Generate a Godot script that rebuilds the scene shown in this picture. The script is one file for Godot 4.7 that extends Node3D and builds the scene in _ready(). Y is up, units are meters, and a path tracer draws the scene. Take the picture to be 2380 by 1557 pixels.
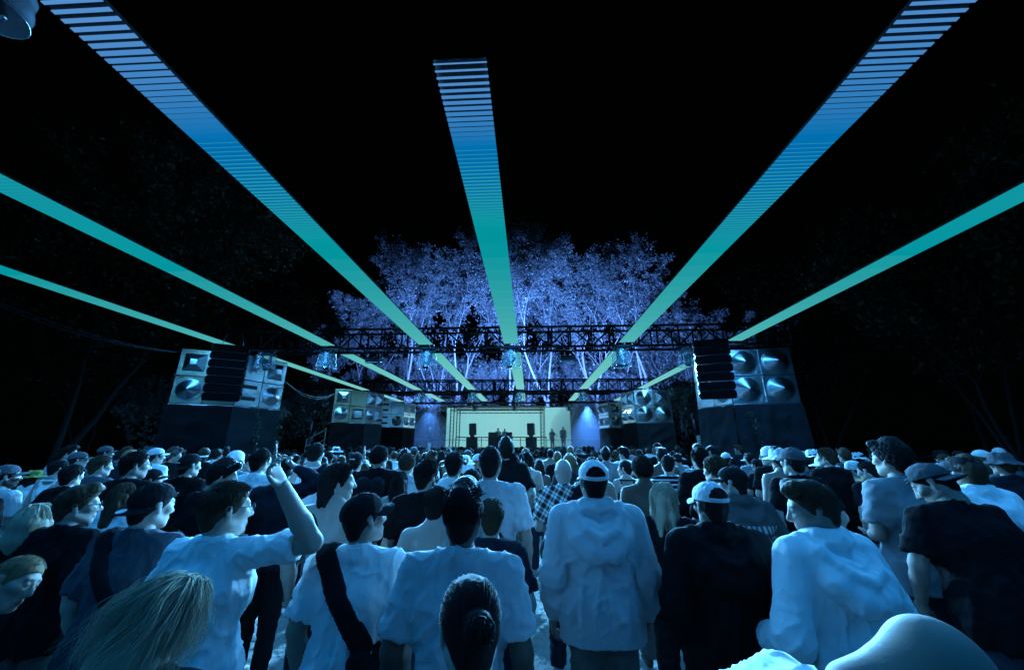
extends Node3D

func _ready() -> void:
	# camera, sky, lamps, exposure
	var cam := Camera3D.new()
	cam.name = "camera"
	add_child(cam)
	cam.fov = rad_to_deg(2.0 * atan(778.5 / 860.0))
	cam.near = .05
	cam.far = 400.0
	cam.position = V(0, 1.86, 0)
	cam.basis = Basis(Vector3.UP, deg_to_rad(2.65)) * Basis(Vector3.RIGHT, deg_to_rad(16.64))
	cam.current = true
	var env := Environment.new()
	env.background_mode = Environment.BG_SKY
	var sky := ProceduralSkyMaterial.new()
	sky.sky_top_color = Color(.0003, .0004, .0005).linear_to_srgb()
	sky.sky_horizon_color = Color(.0003, .0005, .0007).linear_to_srgb()
	sky.ground_bottom_color = Color(.0002, .0003, .0004).linear_to_srgb()
	sky.ground_horizon_color = Color(.0002, .0003, .0004).linear_to_srgb()
	env.sky = Sky.new()
	env.sky.sky_material = sky
	env.tonemap_mode = Environment.TONE_MAPPER_LINEAR
	env.tonemap_exposure = 1.0
	env.sdfgi_enabled = true
	env.ssao_enabled = true
	env.ssil_enabled = true
	env.volumetric_fog_enabled = true
	env.volumetric_fog_density = 0.0
	var we := WorldEnvironment.new()
	we.name = "world"
	we.environment = env
	add_child(we)
	noise_setup()
	# the display strips' own light
	var pale := Color(.13, .50, 1.0)
	var blue := Color(.0, .30, 1.0)
	var mixed := Color(.06, .40, 1.0)
	var teal := Color(.10, .46, .92)
	for x in [-10.6, -7.1, -3.6, -.6, 3.35, 6.95]:
		if x != -.6:
			beam_light("led_beam_light", x, 6.0, -1.0, blue, 11.0)
		beam_light("led_beam_light", x, -2.5 if x == -.6 else -1.0, -6.0, mixed, 13.0)
		beam_light("led_beam_light", x, -6.0, -12.3, mixed, 17.0)
		beam_light("led_beam_light", x, -13.2, -23.0, teal, 20.0)
	# the moving lamps under the first two trusses shine back over the floor
	for x in [-7.35, -3.65, -.62, 3.25, 5.55]:
		for e in [[-12.7, 320.0], [-23.5, 60.0]]:
			var B := SpotLight3D.new()
			B.name = "dome_lamp_light"
			B.light_color = pale.linear_to_srgb()
			B.light_energy = e[1]
			B.spot_angle = 40.0
			B.spot_angle_attenuation = .9
			B.spot_range = 40.0
			B.light_size = .18
			B.shadow_enabled = true
			add_child(B, true)
			B.look_at_from_position(V(x, 4.3, e[0]), V(x * .5, .4, (e[0] as float) + 10.0))
	var scr := AreaLight3D.new()
	scr.name = "screen_light"
	scr.area_size = Vector2(11.0, 3.2)
	scr.light_color = Color(.34, .75, .9).linear_to_srgb()
	scr.light_energy = 30.0
	scr.area_range = 80.0
	scr.shadow_enabled = true
	add_child(scr)
	scr.position = V(-2.05, 3.6, -35.1)
	scr.rotation = V(0, PI, 0)
	for p in [[V(-7.0, 6.4, -29.0), V(-19, 14, -44)], [V(-3.6, 6.4, -29.0), V(-6, 16, -44)], [V(2.6, 6.4, -29.0), V(6, 16, -44)], [V(6.0, 6.4, -29.0), V(19, 14, -44)], [V(-.6, 6.4, -29.0), V(0, 15, -44)]]:
		var L := SpotLight3D.new()
		L.name = "tree_flood_light"
		L.light_color = Color(.11, .29, 1.0).linear_to_srgb()
		L.light_energy = 1250.0
		L.spot_angle = 44.0
		L.spot_angle_attenuation = .8
		L.spot_range = 80.0
		L.light_size = .15
		L.shadow_enabled = true
		add_child(L, true)
		L.look_at_from_position(p[0], p[1])
	for p in [[V(4.6, 4.9, -30.2), V(4.9, 0, -31.5)], [V(-8.0, 4.9, -30.2), V(-8.8, 0, -32.0)]]:
		var L := SpotLight3D.new()
		L.name = "haze_wash_light"
		L.light_color = Color(.10, .36, 1.0).linear_to_srgb()
		L.light_energy = 95.0 if (p[0] as Vector3).x > 0.0 else 34.0
		L.spot_angle = 42.0
		L.spot_angle_attenuation = .9
		L.spot_range = 30.0
		L.light_size = .12
		L.shadow_enabled = true
		add_child(L, true)
		L.look_at_from_position(p[0], p[1])
	# shared
	wrinkle = noise_tex(.010, 3, 77)
	(wrinkle.noise as FastNoiseLite).fractal_type = FastNoiseLite.FRACTAL_RIDGED
	(wrinkle.noise as FastNoiseLite).fractal_gain = .35
	weave = noise_tex(.06, 4, 5)
	blotch = noise_tex(.008, 5, 9)
	rod = plain_cylinder()
	cube = BoxMesh.new()
	cube.size = Vector3.ONE
	steel = mat(Color(.42, .44, .47), .3, 1.0)
	bronze = mat(Color(.30, .25, .17), .38, 1.0)
	for m in [steel, bronze]:
		m.heightmap_enabled = true
		m.heightmap_texture = blotch
		m.heightmap_scale = 1.2
		m.uv1_triplanar = true
		m.uv1_scale = V(.6, .6, .6)
	clear_plastic = StandardMaterial3D.new()
	clear_plastic.albedo_color = Color(.8, .88, .95, .2)
	clear_plastic.transparency = BaseMaterial3D.TRANSPARENCY_ALPHA
	clear_plastic.roughness = .12
	clear_plastic.metallic_specular = .9
	lib.cone = cone_shape(.36, .22)
	lib.pyramid = pyramid_shape(.3, .3, .2)
	lib.frustum = pyramid_shape(.31, .62, .17)
	lib.slot = rounded(V(.5, .13, .02), .005)
	var bs := Shape.new()
	bs.lathe([Vector2(.014, 0), Vector2(.013, .008), Vector2(.0003, .011)], 8, Transform3D(Basis(Vector3.RIGHT, PI / 2.0), Vector3.ZERO))
	lib.bolt = bs.mesh()
	ground()
	stage()
	rig()
	woods()
	crowd_lib()
	place_heroes()
	place_far()
	air()

func ground() -> void:
	var S := Shape.new()
	var n := 90
	for j in n + 1:
		for i in n + 1:
			var x: float = (i - n / 2.0) / (n / 2.0)
			var z: float = (j - n / 2.0) / (n / 2.0)
			x = signf(x) * (absf(x) * 14.0 + pow(absf(x), 5.0) * 186.0)
			z = signf(z) * (absf(z) * 14.0 + pow(absf(z), 5.0) * 186.0) - 6.0
			S.v.append(V(x, fine.get_noise_2d(x * 1.3, z * 1.3) * .03 - .02, z))
			S.u.append(Vector2(x, z))
	for j in n:
		for i in n:
			var k: int = j * (n + 1) + i
			S.f.append_array([k, k + 1, k + n + 1, k + 1, k + n + 2, k + n + 1])
	S.renormal()
	var m := mat(Color(.23, .22, .20), .9, 0.0, "sand")
	m.heightmap_enabled = true
	m.heightmap_texture = blotch
	m.heightmap_scale = 5.0
	m.uv1_triplanar = true
	m.uv1_world_triplanar = true
	m.uv1_scale = V(.9, .9, .9)
	put("ground", S.mesh(), m).set_meta("kind", "structure")

func rig() -> void:
	led_beam("second display strip from the left, meeting the first truss left of the near tower's corner", -7.1, 6.0, 6.0, -6.5, -12.35, 1.0)
	led_beam("outermost display strip at the left, ending above the near left speaker tower", -10.6, 6.0, 6.0, -6.5, -12.35, 1.0)
	led_beam("inner left display strip running out of the top left of the picture", -3.6, 6.0, -3.3, -5.6, -12.35, .40)
	led_beam("centre display strip ending in thin separate rows overhead", -.6, -2.5, -3.55, -5.2, -12.35, .10)
	led_beam("inner right display strip running out of the top right of the picture", 3.35, 6.0, -3.6, -6.2, -12.35, .12)
	led_beam("outer right display strip, ending above the near right speaker tower", 6.95, 6.0, 6.0, -6.5, -12.35, 1.0)
	for b in [["outermost left", -10.45], ["second left", -7.05], ["inner left", -3.6], ["centre", -.55], ["inner right", 3.38], ["outer right", 6.95]]:
		led_beam("%s display strip of the second row, between the first and second truss" % b[0], b[1], -13.35, -13.35, -13.35, -23.2, 1.0)
		led_beam("%s display strip of the farthest row, behind the second truss" % b[0], (b[1] as float) * .985, -24.2, -24.2, -24.2, -29.6, 1.0)
	truss("nearest black cross truss with five clear lamp domes below it", -11.2, 8.9, 5.15, -12.45, .72, .62, .72)
	truss("second black cross truss, between the middle speaker towers", -11.0, 8.6, 5.15, -23.35, .72, .62, .72)
	truss("third black cross truss, just before the stage roof", -11.0, 8.4, 5.15, -29.8, .70, .6, .8)
	var k := 0
	for x in [-9.65, -7.35, -3.65, -.62, 3.25, 5.55]:
		dome_light("clear lamp dome under the first truss, %s" % ["leftmost, before the left tower", "second from the left", "under the inner left strip", "under the centre strip", "under the inner right strip", "rightmost, beside the right tower"][k], V(x, 5.24, -12.85), .98, .5 * k)
		k += 1
	k = 0
	for x in [-7.0, -3.6, -.6, 3.4, 6.9]:
		dome_light("clear lamp dome under the second truss, %s" % ["under the second left strip", "under the inner left strip", "under the centre strip", "under the inner right strip", "under the outer right strip"][k], V(x, 5.24, -23.7), .95, .9 * k)
		k += 1
	k = 0
	for x in [-7.0, -4.4, -1.2, 3.2, 6.6]:
		dome_light("clear lamp dome under the third truss, %s" % ["left of the screen", "above the screen's left part", "above the mixing desk", "above the screen's right edge", "right of the screen"][k], V(x, 5.2, -30.2), .9, .7 * k)
		k += 1
	dome_light("clear lamp dome hanging close overhead at the top left corner", V(-4.56, 5.93, -1.98), .72, 0.3)
	strobe("flat dark strobe lamp under the first truss left of the inner left dome", V(-5.55, 5.15, -12.7))
	strobe("flat dark strobe lamp under the first truss right of the centre dome", V(1.35, 5.15, -12.7))
	strobe("flat dark strobe lamp under the second truss left of centre", V(-5.3, 5.15, -23.6))
	strobe("flat dark strobe lamp under the second truss right of centre", V(1.5, 5.15, -23.6))
	tower("near left tower", Vector2(-11.72, -11.6), Vector2(-10.2, -12.45), Vector2(-9.6, -14.0), 3.18, .92, ["pyramid", "plain", "cone", "frustum"], ["plain", "pyramid", "slot", "cone"], bronze, steel, .10, 1)
	tower("near right tower", Vector2(6.35, -14.4), Vector2(6.78, -12.75), Vector2(8.72, -12.4), 3.18, .92, ["plain", "plain", "plain", "cone"], ["cone", "cone", "cone", "cone"], steel, steel, .10, 2)
	tower("middle left tower", Vector2(-11.1, -20.7), Vector2(-9.72, -21.9), Vector2(-9.25, -23.3), 3.14, .93, ["pyramid", "plain", "cone", "frustum"], ["pyramid", "pyramid", "cone", "frustum"], bronze, steel, .03, 3)
	tower("far left tower", Vector2(-11.0, -26.9), Vector2(-9.35, -27.6), Vector2(-8.95, -29.2), 3.14, .93, ["slot", "plain", "slot", "cone"], ["pyramid", "pyramid", "pyramid", "pyramid"], steel, steel, .02, 4)
	tower("middle right tower", Vector2(5.75, -23.6), Vector2(6.15, -22.1), Vector2(8.2, -22.0), 3.14, .93, ["pyramid", "pyramid", "pyramid", "pyramid"], ["cone", "pyramid", "cone", "cone"], steel, steel, .02, 5)
	tower("far right tower", Vector2(5.5, -30.2), Vector2(5.95, -28.6), Vector2(7.7, -28.4), 3.14, .93, ["pyramid", "pyramid", "pyramid", "pyramid"], ["pyramid", "plain", "cone", "cone"], steel, steel, .02, 6)
	line_array("hung black line array before the near left tower", V(-9.75, 5.0, -11.35), .55, 7)
	line_array("hung black line array before the near right tower", V(5.62, 4.98, -11.35), -.3, 7)
	garland("ivy string hanging down the lit cloth of the near left tower", V(-9.75, 3.1, -13.15), V(-9.55, 1.5, -13.1), 5)
	garland("ivy string along the right edge of the near left tower's cloth", V(-9.5, 3.1, -14.0), V(-9.35, 1.4, -13.95), 6)
	garland("ivy string down the corner of the near right tower's cloth", V(7.1, 2.9, -12.5), V(7.2, 1.5, -12.3), 8)
	# hanging cables
	for c in [["pair of slack cables at the far left running to the left tower", V(-16.5, 6.9, -7.5), V(-11.9, 4.9, -11.7), .5, 2], ["slack cable between the two left towers", V(-9.6, 4.3, -14.0), V(-11.1, 4.7, -20.7), .4, 2], ["slack cable in front of the near left tower's cabinets", V(-11.7, 4.1, -11.5), V(-9.5, 4.0, -13.9), .15, 1]]:
		var o := thing("cable", c[0], "cable", Vector3.ZERO)
		for j in c[4]:
			var pts := []
			var rs := []
			for i in 25:
				var t: float = i / 24.0
				pts.append((c[1] as Vector3).lerp(c[2], t) - V(0, 4.0 * t * (1.0 - t) * ((c[3] as float) + j * .09), 0))
				rs.append(.013)
			put("strand", Shape.new().tube(pts, rs, 5).mesh(), mat(Color(.10, .10, .12), .5), o)

func stage() -> void:
	var black := mat(Color(.015, .015, .017), .5, .2)
	var dk := mat(Color(.03, .03, .034), .6)
	var o := thing("stage_platform", "raised dark stage platform with a front rail and legs", "stage", V(0, 0, 0))
	block("deck", V(-2.0, 1.55, -33.6), V(13.0, .16, 4.2), dk, o)
	for i in 9:
		bar("leg", V(-8.2 + i * 1.55, 0, -31.7), V(-8.2 + i * 1.55, 1.47, -31.7), .04, black, o)
	bar("front_rail", V(-8.6, 2.28, -31.6), V(4.4, 2.28, -31.6), .018, black, o)
	bar("front_rail", V(-6.2, 2.52, -31.9), V(1.4, 2.52, -31.9), .04, black, o)
	for i in 8:
		bar("rail_post", V(-6.2 + i * 1.086, 1.63, -31.9), V(-6.2 + i * 1.086, 2.52, -31.9), .03, black, o)
	# the display wall: panels side by side
	var w := thing("screen_wall", "large pale teal display screen filling the back of the stage", "screen", V(0, 0, 0))
	for i in 12:
		for j in 4:
			var c: Color = Color(.27, .68, .70).lerp(Color(.21, .60, .66), absf(i - 5.5) / 6.0)
			block("screen_panel", V(-7.78 + .962 * (i + .5), 1.72 + .89 * (j + .5), -35.3), V(.960, .888, .06), glow(c), w)
	block("screen_frame", V(-2.0, 3.5, -35.42), V(11.7, 3.7, .12), black, w)
	var f := thing("stage_truss_cage", "boxy black truss frame standing round the mixing desk", "frame", V(0, 0, 0))
	for z in [-31.8, -34.6]:
		for x in [-6.55, 1.12]:
			for a in [V(-.14, 0, -.14), V(.14, 0, -.14), V(.14, 0, .14), V(-.14, 0, .14)]:
				bar("post_tube", V(x, 1.63, z) + a, V(x, 5.0, z) + a, .024, black, f)
			for k in 11:
				bar("brace", V(x - .14, 1.7 + k * .3, z + .14), V(x + .14, 1.85 + k * .3, z + .14), .012, black, f)
		for yy in [4.72, 5.0]:
			for dz in [-.14, .14]:
				bar("beam_tube", V(-6.7, yy, z + dz), V(1.26, yy, z + dz), .026, black, f)
		for k in 26:
			var x: float = -6.6 + k * .3
			bar("brace", V(x, 4.72 if k % 2 == 0 else 5.0, z + .14), V(x + .3, 5.0 if k % 2 == 0 else 4.72, z + .14), .012, black, f)
	for x in [-6.55, 1.12]:
		for yy in [4.72, 5.0]:
			bar("beam_tube", V(x, yy, -31.8), V(x, yy, -34.6), .026, black, f)
	block("roof_sheet", V(-2.7, 5.08, -33.2), V(8.2, .05, 3.1), dk, f)
	var d := thing("mixing_desk", "dark mixing desk with two equipment stacks before the screen", "desk", V(-2.5, 1.63, -33.0))
	put("desk_front", rounded(V(2.1, .95, .06), .01), black, d, Transform3D(Basis.IDENTITY, V(0, .475, .35)))
	put("table_top", rounded(V(2.1, .06, .75), .01), black, d, Transform3D(Basis.IDENTITY, V(0, .95, 0)))
	put("monitor_wedge", rounded(V(.8, .34, .4), .03), dk, d, Transform3D(Basis(Vector3.RIGHT, -.3), V(-.65, 1.12, .1)))
	put("monitor_wedge", rounded(V(.5, .34, .4), .03), dk, d, Transform3D(Basis(Vector3.RIGHT, -.3), V(.75, 1.12, .1)))
	put("mixer", rounded(V(.5, .1, .4), .02), dk, d, Transform3D(Basis.IDENTITY, V(.05, 1.03, 0)))
	for s in [[-4.93, "left"], [.12, "right"]]:
		var p := thing("stage_speaker", "tall black speaker on a plinth %s of the mixing desk" % s[1], "speaker", V(s[0], 1.63, -32.8))
		put("plinth", rounded(V(.95, .9, .7), .02), black, p, Transform3D(Basis.IDENTITY, V(0, .45, 0)))
		put("stand", rounded(V(.36, .2, .3), .02), black, p, Transform3D(Basis.IDENTITY, V(0, 1.0, 0)))
		put("horn_box", rounded(V(.62, .98, .5), .05), dk, p, Transform3D(Basis(Vector3.UP, .25 if s[1] == "left" else -.25) * Basis(Vector3(0, 0, 1), .04), V(0, 1.58, 0)))
		put("grille", rounded(V(.5, .4, .03), .01), black, p, Transform3D(Basis(Vector3.UP, .25 if s[1] == "left" else -.25), V(0, 1.75, .27)))
	# crowd barrier left and right of the screen
	for s in [["left", -11.0, -8.3], ["right", 3.9, 7.0]]:
		var b := thing("crowd_barrier", "metal crowd barrier %s of the stage" % s[0], "barrier", V(0, 0, 0))
		bar("top_rail", V(s[1], 2.35, -31.0), V(s[2], 2.35, -31.0), .02, steel, b)
		for k in 12:
			var x: float = lerpf(s[1], s[2], k / 11.0)
			bar("upright", V(x, 1.5, -31.0), V(x, 2.35, -31.0), .012, steel, b)
	# a small lit scaffold and the sign board
	var q := thing("scaffold_stair", "small pale scaffold stair between the left towers", "scaffold", V(-13.4, 0, -22.5))
	var lit := mat(Color(.6, .6, .62), .5, .1)
	for x in [0.0, 1.1]:
		bar("post", V(x, 0, 0), V(x, 2.9 if x > 0 else 2.2, 0), .03, lit, q)
	for y in [1.6, 2.2]:
		bar("rail", V(0, y, 0), V(1.1, y + .6, 0), .025, lit, q)
	bar("rail", V(.0, 1.5, 0), V(.5, 2.7, 0), .02, lit, q)
	block("tread", V(.55, 1.9, -.2), V(1.1, .05, .4), lit, q)
	var g := thing("sign_board", "small white notice board with four text lines right of the middle right tower", "sign", V(9.0, 0, -20.5))
	bar("post", V(0, 0, -.04), V(0, 1.8, -.04), .03, dk, g)
	put("board", rounded(V(.5, .62, .03), .005), mat(Color(.75, .75, .75), .6), g, Transform3D(Basis.IDENTITY, V(0, 2.05, 0)))
	for k in 4:
		block("text_line", V(0, 2.25 - k * .13, .018), V(.4, .045, .004), mat(Color(.08, .08, .1), .6), g)
	# people on the stage
	for e in [[-2.78, -33.55, 1.70, {"top": "tee", "col": "white", "hat": "cap", "hatc": "dark", "hair": "short", "hc": "dark"}, "person in white tee and dark cap behind the mixing desk, left of the pair"], [-2.2, -33.55, 1.66, {"top": "tee", "col": "white", "hair": "buzz", "hc": "dark"}, "person in white tee behind the mixing desk, right of the pair"], [1.98, -33.8, 1.62, {"top": "tee", "col": "black", "hair": "short", "hc": "dark", "hy": 60, "armL": [-.26, 1.2, -.1, -.34, 1.2, -.38]}, "dark silhouette gesturing with one hand before the screen's right part"], [2.94, -33.8, 1.84, {"top": "tee", "col": "black", "hair": "buzz", "hc": "dark"}, "tall dark silhouette standing before the screen's right edge"], [-8.6, -32.6, 1.75, {"top": "tee", "col": "navy", "hat": "cap", "hatc": "white", "hair": "short", "hc": "dark", "hy": -60}, "crew person in white cap in the haze left of the screen"]]:
		stage_people.append(e)

var stage_people := []

func woods() -> void:
	var bark := mat(Color(.28, .27, .26), .8, 0.0, "bark")
	bark.heightmap_enabled = true
	bark.heightmap_texture = blotch
	bark.heightmap_scale = 6.0
	bark.uv1_triplanar = true
	bark.uv1_scale = V(.5, .5, .5)
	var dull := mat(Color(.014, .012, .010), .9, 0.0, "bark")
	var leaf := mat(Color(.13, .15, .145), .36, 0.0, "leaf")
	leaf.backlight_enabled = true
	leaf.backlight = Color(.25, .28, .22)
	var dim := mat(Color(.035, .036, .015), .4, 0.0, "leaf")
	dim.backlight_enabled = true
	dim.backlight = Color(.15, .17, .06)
	var protos := []
	var spots := [[-14.5, -43, 27, 0], [-8.2, -41.5, 26, 1], [-3.0, -44, 26, 2], [3.0, -42, 26, 3], [8.5, -43.5, 26, 4], [14.0, -42, 26.5, 5], [-20.5, -44, 22, 1], [-26.5, -45, 17, 2], [19.5, -45, 20, 3], [25.0, -44, 17, 0], [-11.5, -47, 24, 4], [.4, -48, 25, 5], [11.5, -48, 25, 1]]
	for i in spots.size():
		var e: Array = spots[i]
		var o := thing("tall_tree", "%s pale-trunked tree lit blue, %s" % [["broad", "slender", "forked", "leaning", "tall", "bushy"][e[3]], ["behind the gap left of the inner left strip", "behind the inner left strip", "just left of the centre strip", "just right of the centre strip", "behind the middle right of the truss", "behind the inner right strip", "above the left middle towers", "farthest left of the lit row", "above the right middle tower", "farthest right of the lit row", "second row, behind the inner left strip", "second row, behind the centre strip", "second row, behind the inner right strip"][i]], "tree", V(e[0], 0, e[1]), i * 1.3, "blue-lit trees behind the stage")
		tree_parts(o, e[2], 40 + i, 8000, leaf, bark, .17, .24, .2)
	for i in 9:
		var o := thing("understorey_tree", "low dense tree in the blue light behind the stage, %s" % ["far left", "left of the inner left strip", "below the inner left strip", "between inner left and centre strips", "just left of the centre strip", "just right of the centre strip", "between centre and inner right strips", "below the inner right strip", "far right"][i], "tree", V(-22.0 + i * 5.3, 0, -49.0 - (i % 3) * 1.5), i * .9, "low trees behind the stage")
		tree_parts(o, 15.5 + (i % 3) * 1.8, 60 + i, 3800, leaf, bark, .2, .06, .34)
	# bushes behind and between the towers
	for i in 14:
		var x: float = [-16, -14.2, -12.6, -17.5, -12.0, -10.2, 8.2, 9.8, 11.5, 13.2, 10.4, 12.4, -19.5, 15.5][i]
		var z: float = [-21, -24.5, -28, -26, -33, -37, -38, -34, -29, -26, -24.5, -21, -19, -30][i]
		var o := thing("bush", "leafy bush %s, %s" % [["left of the middle left tower", "behind the middle left tower", "beside the far left tower", "deep left behind the stair", "left of the stage edge", "left behind the screen", "right behind the screen", "right of the far right tower", "beyond the middle right tower", "deep right beyond the sign", "just behind the sign board", "right of the sign board", "in the dark left of the stair", "in the dark right of the sign"][i], ["low", "tall", "broad"][i % 3]], "bush", V(x, 0, z), i * .8, "bushes beside the towers")
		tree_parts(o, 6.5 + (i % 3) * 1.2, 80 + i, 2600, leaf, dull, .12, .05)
	# dark woods down both sides
	for i in 14:
		var left: bool = i < 7
		var k: int = i % 7
		var x: float = (-17.5 if left else 16.0) + [0, -2.5, 1.0, -3, .5, -2, -4][k] * (1.0 if left else -1.0)
		var z: float = [-3.5, -8, -12.5, -17, -21, -25, 1.5][k]
		var o := thing("dark_tree", "unlit dark tree on the %s side, %s" % ["left" if left else "right", ["level with the first rows of heads", "at the near tower", "just behind the near tower", "between near and middle towers", "level with the middle tower", "level with the far tower", "beside the viewer"][k]], "tree", V(x, 0, z), i * 1.7, "dark trees along the sides")
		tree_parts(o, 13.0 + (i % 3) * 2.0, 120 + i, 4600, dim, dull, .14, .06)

func air() -> void:
	for e in stage_people:
		var P: Dictionary = e[3]
		P.merge({"cell": .030, "lod": "f", "face": 0, "seed": 2})
		var R := figure(P)
		var o := thing("person", e[4], "person", V(e[0], 1.63, e[1]), PI, "people on the stage")
		o.scale = Vector3.ONE * (e[2] as float) / 1.785
		dress(o, P, R, (R.body as Shape).mesh(), (R.shirt as Shape).mesh())
	for e in [["smoke", V(-1.6, 2.4, -30.2), V(19, 5.4, 5), .022, "thin haze drifting across the whole stage front"], ["smoke", V(5.0, 2.4, -31.6), V(7, 6.6, 7), .14, "bank of blue stage smoke right of the screen"], ["smoke", V(-9.0, 2.2, -31.8), V(5, 5.6, 6), .08, "bank of blue stage smoke left of the screen"], ["smoke", V(5.2, 1.5, -26.6), V(.8, 2.6, .8), .5, "small white smoke jet before the far right tower"]]:
		var f := FogVolume.new()
		f.name = numbered(e[0])
		f.shape = RenderingServer.FOG_VOLUME_SHAPE_ELLIPSOID
		f.size = e[2]
		var m := FogMaterial.new()
		m.density = e[3]
		m.albedo = Color(.8, .88, 1.0)
		f.material = m
		add_child(f, true)
		f.position = e[1]
		tag(f, e[4], "smoke")
		f.set_meta("kind", "stuff")

# ---------------------------------------------------------------- names, labels, materials
var taken := {}

func numbered(called: String) -> String:
	var k: int = taken.get(called, 0)
	taken[called] = k + 1
	return called if k == 0 else "%s_%03d" % [called, k]

func tag(o: Node, label: String, category: String, group := "") -> Node:
	o.set_meta("label", label)
	o.set_meta("category", category)
	if group:
		o.set_meta("group", group)
	return o

func thing(called: String, label: String, category: String, at := Vector3.ZERO, turn := 0.0, group := "") -> Node3D:
	var o := Node3D.new()
	o.name = numbered(called)
	add_child(o, true)
	o.position = at
	o.rotation.y = turn
	tag(o, label, category, group)
	return o

func put(called: String, m: Mesh, mt: Material, parent: Node = self, t := Transform3D.IDENTITY) -> MeshInstance3D:
	var o := MeshInstance3D.new()
	o.name = numbered(called) if parent == self else called
	o.mesh = m
	if mt:
		o.material_override = mt
	o.transform = t
	parent.add_child(o, true)
	return o

var mats := {}

func mat(c: Color, rough := .8, metal := 0.0, key := "") -> StandardMaterial3D:
	var k: String = "%s%.3f %.3f %.3f %.2f %.2f" % [key, c.r, c.g, c.b, rough, metal]
	if mats.has(k):
		return mats[k]
	var m := StandardMaterial3D.new()
	m.albedo_color = c.linear_to_srgb()
	m.roughness = rough
	m.metallic = metal
	mats[k] = m
	return m

func noise_tex(f: float, oct: int, sd: int, bump := false, size := 512) -> NoiseTexture2D:
	var n := FastNoiseLite.new()
	n.noise_type = FastNoiseLite.TYPE_SIMPLEX_SMOOTH
	n.frequency = f
	n.fractal_octaves = oct
	n.seed = sd
	var t := NoiseTexture2D.new()
	t.width = size
	t.height = size
	t.seamless = true
	t.noise = n
	t.as_normal_map = bump
	return t

var weave: NoiseTexture2D
var blotch: NoiseTexture2D
var wrinkle: NoiseTexture2D

func cloth(c: Color) -> StandardMaterial3D:
	var m := mat(c, .86, 0.0, "cloth")
	m.rim_enabled = true
	m.rim = .22 if c.g > .1 else .04
	m.rim_tint = .6
	m.metallic_specular = .1
	m.heightmap_enabled = true
	m.heightmap_texture = wrinkle
	m.heightmap_scale = 1.0
	m.uv1_triplanar = true
	m.uv1_scale = Vector3(1.5, .8, 1.5)
	return m

func skin(k: int) -> StandardMaterial3D:
	var c: Color = [Color(.36, .28, .235), Color(.26, .185, .15), Color(.09, .058, .043)][k]
	var m := mat(c, .6, 0.0, "skin")
	m.metallic_specular = .35
	m.vertex_color_use_as_albedo = true
	m.heightmap_enabled = true
	m.heightmap_texture = weave
	m.heightmap_scale = .025
	m.uv1_triplanar = true
	m.uv1_scale = Vector3(9, 9, 9)
	return m

func hair_mat(kind: String) -> StandardMaterial3D:
	var c: Color = {"dark": Color(.012, .010, .009), "brown": Color(.05, .032, .02), "blond": Color(.30, .25, .18), "straw": Color(.17, .14, .10), "grey": Color(.18, .17, .16), "fair": Color(.16, .10, .055)}[kind]
	var m := mat(c, .62, 0.0, "hair")
	m.metallic_specular = .16
	return m

func plain_cylinder(sides := 8) -> CylinderMesh:
	var m := CylinderMesh.new()
	m.top_radius = 1.0
	m.bottom_radius = 1.0
	m.height = 1.0
	m.radial_segments = sides
	m.rings = 1
	return m

var rod: CylinderMesh
var cube: BoxMesh

# a round bar from a to b as a part
func bar(called: String, a: Vector3, b: Vector3, r: float, mt: Material, parent: Node) -> MeshInstance3D:
	var y: Vector3 = b - a
	var f := frame_of(y, V(0, 0, 1) if absf(y.normalized().z) < .9 else V(1, 0, 0))
	return put(called, rod, mt, parent, Transform3D(Basis(f.x * r, y, f.z * r), (a + b) / 2.0))

func block(called: String, at: Vector3, size: Vector3, mt: Material, parent: Node, turn := Basis.IDENTITY) -> MeshInstance3D:
	return put(called, cube, mt, parent, Transform3D(turn * Basis.from_scale(size), at))

func rounded(size: Vector3, r: float) -> ArrayMesh:
	# a box whose twelve edges are chamfered
	var S := Shape.new()
	var h: Vector3 = size / 2.0
	var q: Vector3 = h - V(r, r, r)
	var P := func(s: Vector3, ax: int) -> Vector3:
		var v: Vector3 = s * q
		v[ax] = s[ax] * h[ax]
		return v
	for ax in 3:
		for sg in [-1.0, 1.0]:
			var a: int = (ax + 1) % 3
			var b: int = (ax + 2) % 3
			var c := []
			for e in [[-1, -1], [1, -1], [1, 1], [-1, 1]]:
				var s := Vector3.ZERO
				s[ax] = sg
				s[a] = e[0]
				s[b] = e[1]
				c.append(P.call(s, ax))
			if sg < 0:
				c.reverse()
			S.quad(c[0], c[1], c[2], c[3], Vector2(0, 1), Vector2(1, 1), Vector2(1, 0), Vector2(0, 0))
	for ax in 3:
		var a: int = (ax + 1) % 3
		var b: int = (ax + 2) % 3
		for e in [[-1, -1], [1, -1], [1, 1], [-1, 1]]:
			var s0 := Vector3.ZERO
			s0[a] = e[0]
			s0[b] = e[1]
			var s1 := s0
			s0[ax] = -1.0
			s1[ax] = 1.0
			var c := [P.call(s0, a), P.call(s1, a), P.call(s1, b), P.call(s0, b)]
			var w: Vector3 = (c[1] - c[0]).cross(c[2] - c[0])
			if w.dot(c[0] + c[2]) < 0:
				c.reverse()
			S.quad(c[0], c[1], c[2], c[3])
	for sx in [-1.0, 1.0]:
		for sy in [-1.0, 1.0]:
			for sz in [-1.0, 1.0]:
				var s := V(sx, sy, sz)
				var c := [P.call(s, 0), P.call(s, 1), P.call(s, 2)]
				if (c[1] - c[0]).cross(c[2] - c[0]).dot(s) < 0:
					c.reverse()
				S.quad(c[0], c[1], c[2], c[2])
	return S.mesh()

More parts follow.
